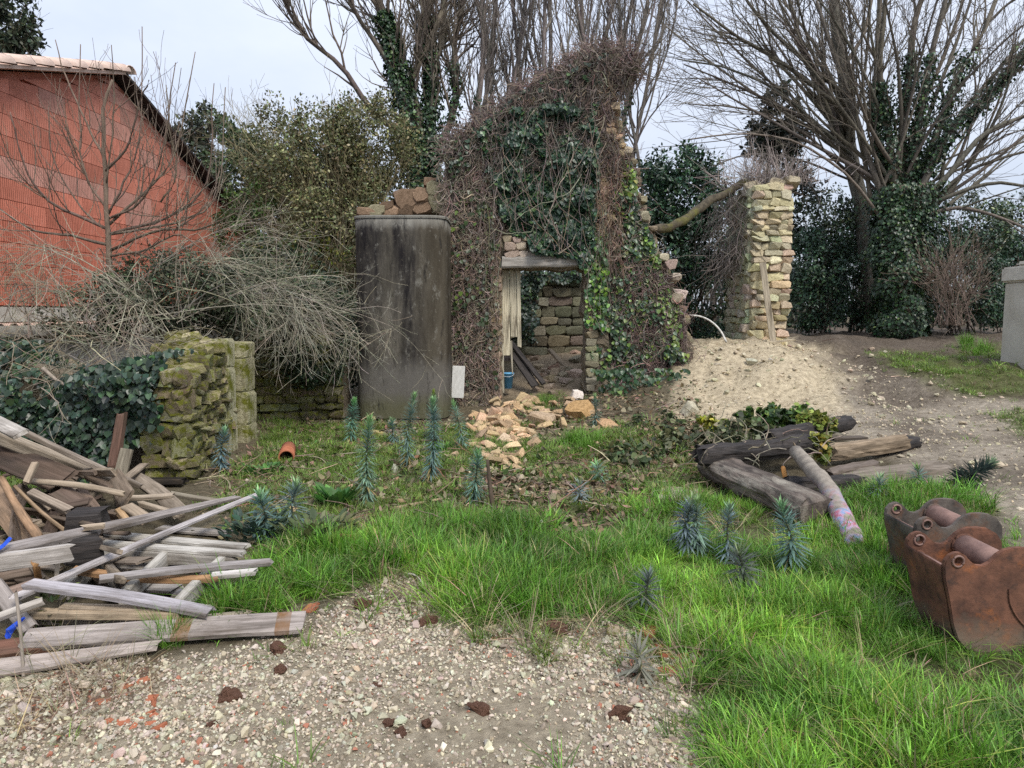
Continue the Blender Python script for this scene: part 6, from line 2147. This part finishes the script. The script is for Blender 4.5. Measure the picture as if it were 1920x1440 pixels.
        o = place("earth_clod", S_clod[rng.integers(6)], (b[0], b[1], b[2] + s * .2), (s * rng.uniform(1.0, 1.5), s * rng.uniform(.7, 1.0), s * rng.uniform(.55, .8)), (rng.normal(0, .3), rng.normal(0, .3), rng.uniform(0, 6)), None, W1)
        tag(o, lab, "clod", "brown clods on the gravel")
    # branch stumps and sticks
    for pts, r_, c_, lab in [([(925, 960, .0), (918, 905, .16), (914, 862, .30)], .022, (.10, .075, .055), "dark upright branch stump in the brushwood"), ([(735, 960, .02), (790, 952, .03), (835, 946, .05)], .018, (.30, .22, .14), "pale peeled branch lying at the top of the grass"),
                             ([(80, 690, 0), (110, 715, 0), (165, 742, 0)], .02, (.3, .25, .2), "straight branch slanting over the garden-wall ivy"), ([(765, 1082, .02), (780, 1092, .03), (795, 1104, .02)], .006, (.62, .58, .5), "thin white twig on the bare patch in the grass")]:
        mb = MB()
        if "ivy" in lab:
            q = [P(a, b, 6.9) for a, b, z in pts]
        else:
            q = [np.array([*G(a, b)[:2], 0]) + np.array([0, 0, z]) + np.array([0, 0, float(ht(*G(a, b)[:2]))]) if z < .1 else None for a, b, z in pts]
            q0 = G(pts[0][0], pts[0][1])
            q = [x if x is not None else P(a, b, q0[1]) for x, (a, b, z) in zip(q, pts)]
        tubes(mb, resample(q, 8)[None], np.linspace(r_, r_ * .6, 8)[None], 7, c_, cap=True)
        tag(mb.obj("branch", M_bark, None, True), lab, "branch")
    # metal hoop-like leafy weeds
    def weed(px, py, n, size, hgt, col, alt, label, shape=LEAF_OVAL, spread=.16, up=.8):
        b = G(px, py)
        root = empty("weed_plant", tuple(b), label, "weed", "leafy weeds in the yard")
        mb = MB()
        a = rng.uniform(0, 6.28, n)
        rr = spread * np.sqrt(rng.random(n))
        pos = b + np.c_[np.cos(a) * rr, np.sin(a) * rr, rng.uniform(0, hgt, n)]
        d = nrm(np.c_[np.cos(a), np.sin(a), np.full(n, up)] + .4 * rdir(n))
        nn = nrm(np.c_[-np.cos(a), -np.sin(a), np.full(n, 1.2)] + .3 * rdir(n))
        leaves(mb, pos, d, nn, rng.uniform(size * .7, size * 1.2, n), shape, cvar(col, n, .25, alt, .3))
        mb.obj("leaves", M_leaf, root)
    weed(630, 950, 34, .17, .05, (.06, .16, .035), (.10, .24, .05), "fresh broad-leaved green weed between two spurges", spread=.09, up=1.1)
    weed(590, 1020, 130, .10, .14, (.07, .09, .04), (.15, .16, .07), "drab olive weed clump under the broad spurge", spread=.26)
    weed(480, 1020, 110, .09, .16, (.03, .06, .04), (.06, .09, .05), "dark weed clump by the pallet's right side", spread=.22)
    weed(830, 850, 60, .14, .04, (.08, .20, .03), (.14, .30, .05), "bright green weed left of the rubble spill", LEAF_LANCE, .10, 1.2)
    weed(105, 1180, 46, .05, .22, (.12, .15, .05), (.2, .22, .08), "leafy sprig growing through the lumber heap", spread=.07)
    weed(495, 890, 70, .07, .08, (.05, .12, .03), (.1, .2, .05), "low green weed by the clay pipe", spread=.2)
    weed(1200, 850, 90, .07, .08, (.06, .09, .035), (.12, .15, .06), "low ivy weed left of the timber pile", spread=.4)


build_small()

# ------------------------------------------------------------------ ground cover by instancing: grass, gravel, litter
def instancer(name, pts, rot, scl, col, protos, label, cat):
    me = bpy.data.meshes.new(name)
    n = len(pts)
    me.vertices.add(n)
    me.vertices.foreach_set("co", np.asarray(pts, np.float32).ravel())
    for nm, tp, data in (("irot", 'FLOAT_VECTOR', rot), ("iscl", 'FLOAT_VECTOR', scl), ("icol", 'FLOAT_COLOR', np.c_[col, np.ones(n)]), ("iidx", 'INT', rng.integers(0, len(protos), n))):
        a = me.attributes.new(nm, tp, 'POINT')
        key = {"FLOAT_VECTOR": "vector", "FLOAT_COLOR": "color", "INT": "value"}[tp]
        a.data.foreach_set(key, np.asarray(data, np.int32 if tp == 'INT' else np.float32).ravel())
    o = link(name, me)
    c = bpy.data.collections.new(name + "_shapes")
    for i, m_ in enumerate(protos):
        c.objects.link(bpy.data.objects.new("%s_shape_%02d" % (name, i), m_))
    g = bpy.data.node_groups.new(name + "_scatter", 'GeometryNodeTree')
    g.interface.new_socket("Geometry", in_out='INPUT', socket_type='NodeSocketGeometry')
    g.interface.new_socket("Geometry", in_out='OUTPUT', socket_type='NodeSocketGeometry')
    gi, go = g.nodes.new("NodeGroupInput"), g.nodes.new("NodeGroupOutput")
    ci = g.nodes.new("GeometryNodeCollectionInfo")
    ci.inputs['Collection'].default_value = c
    ci.inputs['Separate Children'].default_value = True
    ci.inputs['Reset Children'].default_value = True
    ip = g.nodes.new("GeometryNodeInstanceOnPoints")
    ip.inputs['Pick Instance'].default_value = True

    def na(nm, tp):
        x = g.nodes.new("GeometryNodeInputNamedAttribute")
        x.data_type = tp
        x.inputs['Name'].default_value = nm
        return x.outputs['Attribute']
    L = g.links.new
    L(gi.outputs[0], ip.inputs['Points'])
    L(ci.outputs[0], ip.inputs['Instance'])
    L(na("iidx", 'INT'), ip.inputs['Instance Index'])
    L(na("irot", 'FLOAT_VECTOR'), ip.inputs['Rotation'])
    L(na("iscl", 'FLOAT_VECTOR'), ip.inputs['Scale'])
    L(ip.outputs[0], go.inputs[0])
    md = o.modifiers.new("scatter", 'NODES')
    md.node_group = g
    return tag(o, label, cat, kind="stuff")


def tuft(n, h, spread, wdt, lean=.45, curl=.6, dry=.07):
    """one tuft of n curved blades"""
    mb = MB()
    a = rng.uniform(0, 2 * np.pi, n)
    b0 = np.c_[np.cos(a), np.sin(a), np.zeros(n)] * (spread * np.sqrt(rng.random(n)))[:, None]
    az = a + rng.normal(0, .9, n)
    o = np.c_[np.cos(az), np.sin(az), np.zeros(n)]
    H_ = h * rng.uniform(.45, 1.15, n)
    ln = np.abs(rng.normal(lean, .25, n))
    side = np.c_[-np.sin(az), np.cos(az), np.zeros(n)] * (wdt * rng.uniform(.6, 1.2, n))[:, None]
    V = []
    for t, wd in ((0, 1.0), (.4, .9), (.75, .55), (1, 0)):
        c = b0 + o * (H_ * (ln * t * .6 + curl * ln * t * t))[:, None] + np.array([0, 0, 1.0]) * (H_ * (t - .28 * ln * t * t))[:, None]
        V += [c - side * wd, c + side * wd] if wd else [c]
    V = np.stack(V, 1)
    off = (np.arange(n) * 7)[:, None, None]
    Q = np.array([[0, 1, 3, 2], [2, 3, 5, 4]])[None] + off
    T = np.array([[4, 5, 6]])[None] + off
    cb = np.array([1, 1, 1]) * np.exp(rng.normal(0, .28, (n, 1))) + rng.normal(0, .05, (n, 3))
    cb[rng.random(n) < dry] = (2.0, 1.15, 2.0)
    mb.add(V.reshape(-1, 3), [Q.reshape(-1, 4), T.reshape(-1, 3)], np.repeat(np.clip(cb, .2, 4), 7, axis=0))
    return mb.mesh("tuft", M_grass)


def scatter(polys, n, x, y, jit=.06):
    """n ground points in the box x,y thinned by outlines [(poly, chance)]"""
    X, Y_ = rng.uniform(*x, n), rng.uniform(*y, n)
    Z = ht(X, Y_)
    ok = np.zeros(n, bool)
    w1 = .16 * fbm(X * 2.2, Y_ * 2.2, 1.1)
    w2 = .16 * fbm(X * 2.2, Y_ * 2.2, 9.7)
    px, py = PIX(X + w1 + rng.normal(0, jit, n), np.maximum(Y_ + w2 + rng.normal(0, jit, n), .8), Z)
    for poly, ch in polys:
        ok |= inpoly(px, py, poly) & (rng.random(n) < ch)
    return np.c_[X, Y_, Z][ok]


EDGE = [(560, 1190), (660, 1060), (820, 1060), (850, 1130), (1000, 1150), (1200, 1160), (1340, 1230), (1340, 1340), (1290, 1440), (1220, 1440), (1260, 1300), (1180, 1230), (980, 1210), (800, 1190), (700, 1120)]


def build_cover():
    # bright long grass
    T = [tuft(24, .15, .05, .0034, .6), tuft(20, .19, .045, .0036, .45), tuft(26, .12, .06, .003, .8), tuft(18, .23, .04, .004, .4), tuft(22, .16, .07, .0034, 1.1), tuft(18, .10, .05, .003, 1.2), tuft(20, .18, .06, .0036, .9)]
    p = np.vstack([scatter([(Z_grass, 1.0)], 50000, (-4, 6), (1.5, 6.5)), scatter([(Z_grass, .35)], 26000, (-4, 6), (1.5, 6.5), .17)])
    dens = fbm(p[:, 0] * 1.7, p[:, 1] * 1.7, 6.1)
    p = p[rng.random(len(p)) < np.clip(.54 + .9 * dens, .04, 1)]
    n = len(p)
    tall = np.clip(.85 + .6 * fbm(p[:, 0] * 1.6, p[:, 1] * 1.6, 2.5), .35, 1.7)
    s = .84 * tall * rng.uniform(.55, 1.2, n)
    hue = fbm(p[:, 0] * 2.1, p[:, 1] * 2.1, 7.9)[:, None]
    c = np.array([.108, .238, .028]) * (1.1 + .45 * hue) + np.array([.045, .03, 0]) * np.clip(hue, 0, 1)
    c = c * np.exp(rng.normal(0, .22, (n, 1)))
    dry = rng.random(n) < .06
    c[dry] = np.array([.30, .26, .13]) * rng.uniform(.7, 1.2, (dry.sum(), 1))
    instancer("long_grass", p - np.array([0, 0, .008]), np.c_[rng.normal(0, .12, n), rng.normal(0, .12, n), rng.uniform(0, 6.28, n)], np.c_[s, s, s * rng.uniform(.8, 1.15, n)], np.clip(c, 0, 1), T, "lush bright green grass sweeping across the yard's front", "grass")
    # short weedy grass in the yard, on the far bank, sparse in the gravel
    T2 = [tuft(16, .07, .05, .0026, .8), tuft(14, .09, .05, .003, .6), tuft(12, .05, .06, .003, 1.1)]
    p1 = scatter([(z, .8) for z in Z_patch], 42000, (-5, 9), (5, 15), .12)
    k = fbm(p1[:, 0] * 1.5, p1[:, 1] * 1.5, 3.3)
    p1 = p1[rng.random(len(p1)) < np.clip(.5 + .6 * k, .05, 1)]
    p2 = scatter([(Z_gravel, .2), (Z_path, .02), (Z_mound, .006), ([(-200, 1300), (40, 1290), (70, 1340), (30, 1400), (-200, 1440)], 1.0)], 34000, (-4, 8), (1.4, 10), .05)
    k = fbm(p2[:, 0] * 2.4, p2[:, 1] * 2.4, 11.3)
    p2 = p2[rng.random(len(p2)) < np.clip(-.12 + 1.2 * k, 0, 1)]
    yard = [(440, 960), (500, 800), (880, 800), (1240, 790), (1340, 900), (1300, 960), (1000, 980), (660, 985), (520, 1040)]
    p3 = np.vstack([scatter([([(-1200, 1260), (-1200, 850), (150, 850), (60, 1050), (-20, 1260)], .6)], 22000, (-9, -3), (3.2, 7.2), .1), scatter([(yard, .85)], 60000, (-4, 3), (5, 12), .1), scatter([(EDGE, .45), (Z_grass, .12)], 30000, (-4, 5), (1.6, 6.4), .12)])
    k = fbm(p3[:, 0] * 1.9, p3[:, 1] * 1.9, 13.7)
    p3 = p3[rng.random(len(p3)) < np.clip(.36 + .9 * k, 0, 1)]
    p = np.vstack([p1, p2, p3])
    n = len(p)
    s = rng.uniform(.6, 1.4, n)
    c = np.array([.15, .245, .04]) * np.exp(rng.normal(0, .3, (n, 1)))
    c[rng.random(n) < .12] = (.26, .23, .12)
    instancer("weedy_grass", p - np.array([0, 0, .005]), np.c_[rng.normal(0, .15, n), rng.normal(0, .15, n), rng.uniform(0, 6.28, n)], np.c_[s, s, s], np.clip(c, 0, 1), T2, "short patchy grass and weeds over the yard and gravel", "grass")
    # dead straw lying through the grass and over its edge
    T4 = [tuft(10, .22, .06, .002, 1.6, .3, 0), tuft(8, .28, .05, .002, 2.0, .2, 0)]
    edge = EDGE
    q = scatter([(Z_grass, .05), (edge, .22), (Z_red, .3)], 26000, (-4, 5), (1.6, 6.2), .1)
    m_ = len(q)
    s = rng.uniform(.5, 1.0, m_)
    instancer("dead_straw", q, np.c_[rng.normal(0, .3, m_), rng.normal(0, .3, m_), rng.uniform(0, 6.28, m_)], np.c_[s, s, s * .6], np.clip(cvar((.36, .30, .17), m_, .25, (.22, .16, .10), .3), 0, .8), T4, "dead straw and withered stalks in the grass and at its edge", "straw")
    # single clumps
    T3 = [tuft(46, .24, .06, .003, .4), tuft(40, .20, .06, .003, .6)]
    for (px, py, r, lab, sc) in [(1080, 838, .35, "bright grass clump below the pink stone", 1.0), (320, 1210, .10, "single grass tuft growing against the banded board", .8), (1020, 760, .2, "grass tuft in the doorway rubble", .9), (1840, 660, .3, "upright leaf clump left of the rendered pillar", 1.4), (1810, 650, .2, "smaller upright clump further left of the pillar", 1.2)]:
        b = G(px, py)
        m_ = 26 if r > .3 else 9
        q = np.c_[b[0] + rng.normal(0, r * .45, m_), b[1] + rng.normal(0, r * .45, m_)]
        q = np.c_[q, ht(q[:, 0], q[:, 1])]
        s = rng.uniform(.6, 1.1, m_) * sc
        o = instancer("grass_clump", q, np.c_[np.zeros((m_, 2)), rng.uniform(0, 6.28, m_)], np.c_[s, s, s], np.array([.13, .27, .035]) * np.exp(rng.normal(0, .2, (m_, 1))), T3, lab, "grass")
    # gravel
    PB = [hull(rock_pts(13) * np.array([1, .8, .6]), M_pebble, "pebble") for _ in range(10)]
    p = scatter([(Z_gravel, 1.0)], 190000, (-4.2, 2.6), (1.2, 4.6), .05)
    # thinner where soil shows
    k = fbm(p[:, 0] * 1.5, p[:, 1] * 1.5, 21.0)
    p = p[rng.random(len(p)) < np.clip(.80 + .62 * k, .16, 1)]
    n = len(p)
    s = np.exp(rng.normal(math.log(.0125), .48, n))
    c = cvar((.50, .44, .335), n, .18, (.37, .31, .23), .35)
    redz = rng.random(n) < .03
    c[redz] = (.40, .17, .11)
    instancer("gravel", p + np.c_[np.zeros((n, 2)), s * .18], rng.uniform(0, 6.28, (n, 3)) * np.array([.15, .15, 1]), np.c_[s, s, s], np.clip(c, 0, .9), PB, "cream limestone gravel covering the foreground", "gravel")
    p = scatter([(Z_mound, .6), (Z_path, .45), (Z_patch[1], .06), (yard, .10)], 50000, (-4, 9), (5, 14), .15)
    n = len(p)
    s = np.exp(rng.normal(math.log(.017), .62, n))
    instancer("mound_grit", p + np.c_[np.zeros((n, 2)), s * .15], rng.uniform(0, 6.28, (n, 3)) * np.array([.15, .15, 1]), np.c_[s, s, s], np.clip(cvar((.48, .41, .29), n, .14, (.40, .34, .24), .3), 0, .9), PB, "loose tan grit and stones on the mound and path", "gravel")
    # litter: dead leaves, ivy scraps and twigs in the yard
    def proto(shape, curl):
        sv = shape[0].copy()
        sv[:, 2] += curl * (sv[:, 0] - .5) ** 2
        return make_mesh("scrap", sv, shape[1], None, False, M_dry)
    LT = [proto(LEAF_OVAL, .6), proto(LEAF_IVY, .8), proto(LEAF_SMALL, .5), proto(LEAF_OVAL, -.5)]
    litter = [(420, 980), (450, 860), (560, 790), (900, 790), (1110, 740), (1290, 720), (1340, 800), (1400, 860), (1330, 900), (1300, 945), (1120, 995), (880, 985), (650, 975), (560, 1060)]
    core = [(880, 990), (820, 930), (960, 880), (1120, 870), (1240, 790), (1330, 790), (1340, 900), (1240, 940), (1100, 1000)]
    p = np.vstack([scatter([(litter, .2), (core, .7)], 60000, (-4, 4), (4.6, 12), .12), scatter([([(-1200, 1260), (-1200, 850), (150, 850), (60, 1050), (-20, 1260)], .4)], 9000, (-9, -3), (3.2, 7.2), .1)])
    n = len(p)
    c = cvar((.20, .145, .095), n, .4, (.08, .11, .04), .40)
    pal = rng.random(n) < .12
    c[pal] = (.30, .26, .17)
    s = rng.uniform(.03, .085, n)
    instancer("leaf_litter", p + np.c_[np.zeros((n, 2)), rng.uniform(.003, .05, n)], np.c_[rng.normal(0, .6, n), rng.normal(0, .6, n), rng.uniform(0, 6.28, n)], np.c_[s, s, s], np.clip(c, 0, 1), LT, "brown dead leaves and ivy scraps strewn across the yard", "litter")
    TW = []
    for q in range(5):
        mb = MB()
        pts = [np.zeros(3)]
        d = np.array([1.0, 0, .05])
        for k_ in range(5):
            d = nrm(d + rng.normal(0, .25, 3) * np.array([1, 1, .4]))
            pts.append(pts[-1] + d * .2)
        tubes(mb, np.array(pts)[None], np.linspace(.022, .012, 6)[None], 4, W1)
        TW.append(mb.mesh("twig", M_dry))
    brush = [(840, 990), (820, 900), (900, 880), (1000, 940), (980, 985)]
    p = scatter([(litter, .10), (core, .22), (brush, .7), ([(1180, 1260), (1290, 1230), (1330, 1290), (1250, 1340)], .5), ([(430, 950), (420, 880), (480, 870), (500, 930)], .6), (Z_dark, .06), ([(600, 1010), (640, 960), (690, 990), (650, 1050)], .5)], 26000, (-4, 6), (2.4, 14), .1)
    n = len(p)
    s = rng.uniform(.10, .36, n)
    instancer("twig_litter", p + np.c_[np.zeros((n, 2)), rng.uniform(.005, .05, n)], np.c_[rng.normal(0, .12, n), rng.normal(0, .22, n), rng.uniform(0, 6.28, n)], np.c_[s, s, s], np.clip(cvar((.17, .12, .08), n, .35, (.32, .26, .18), .25), 0, 1), TW, "broken twigs and brush lying over the yard soil", "litter")


build_cover()
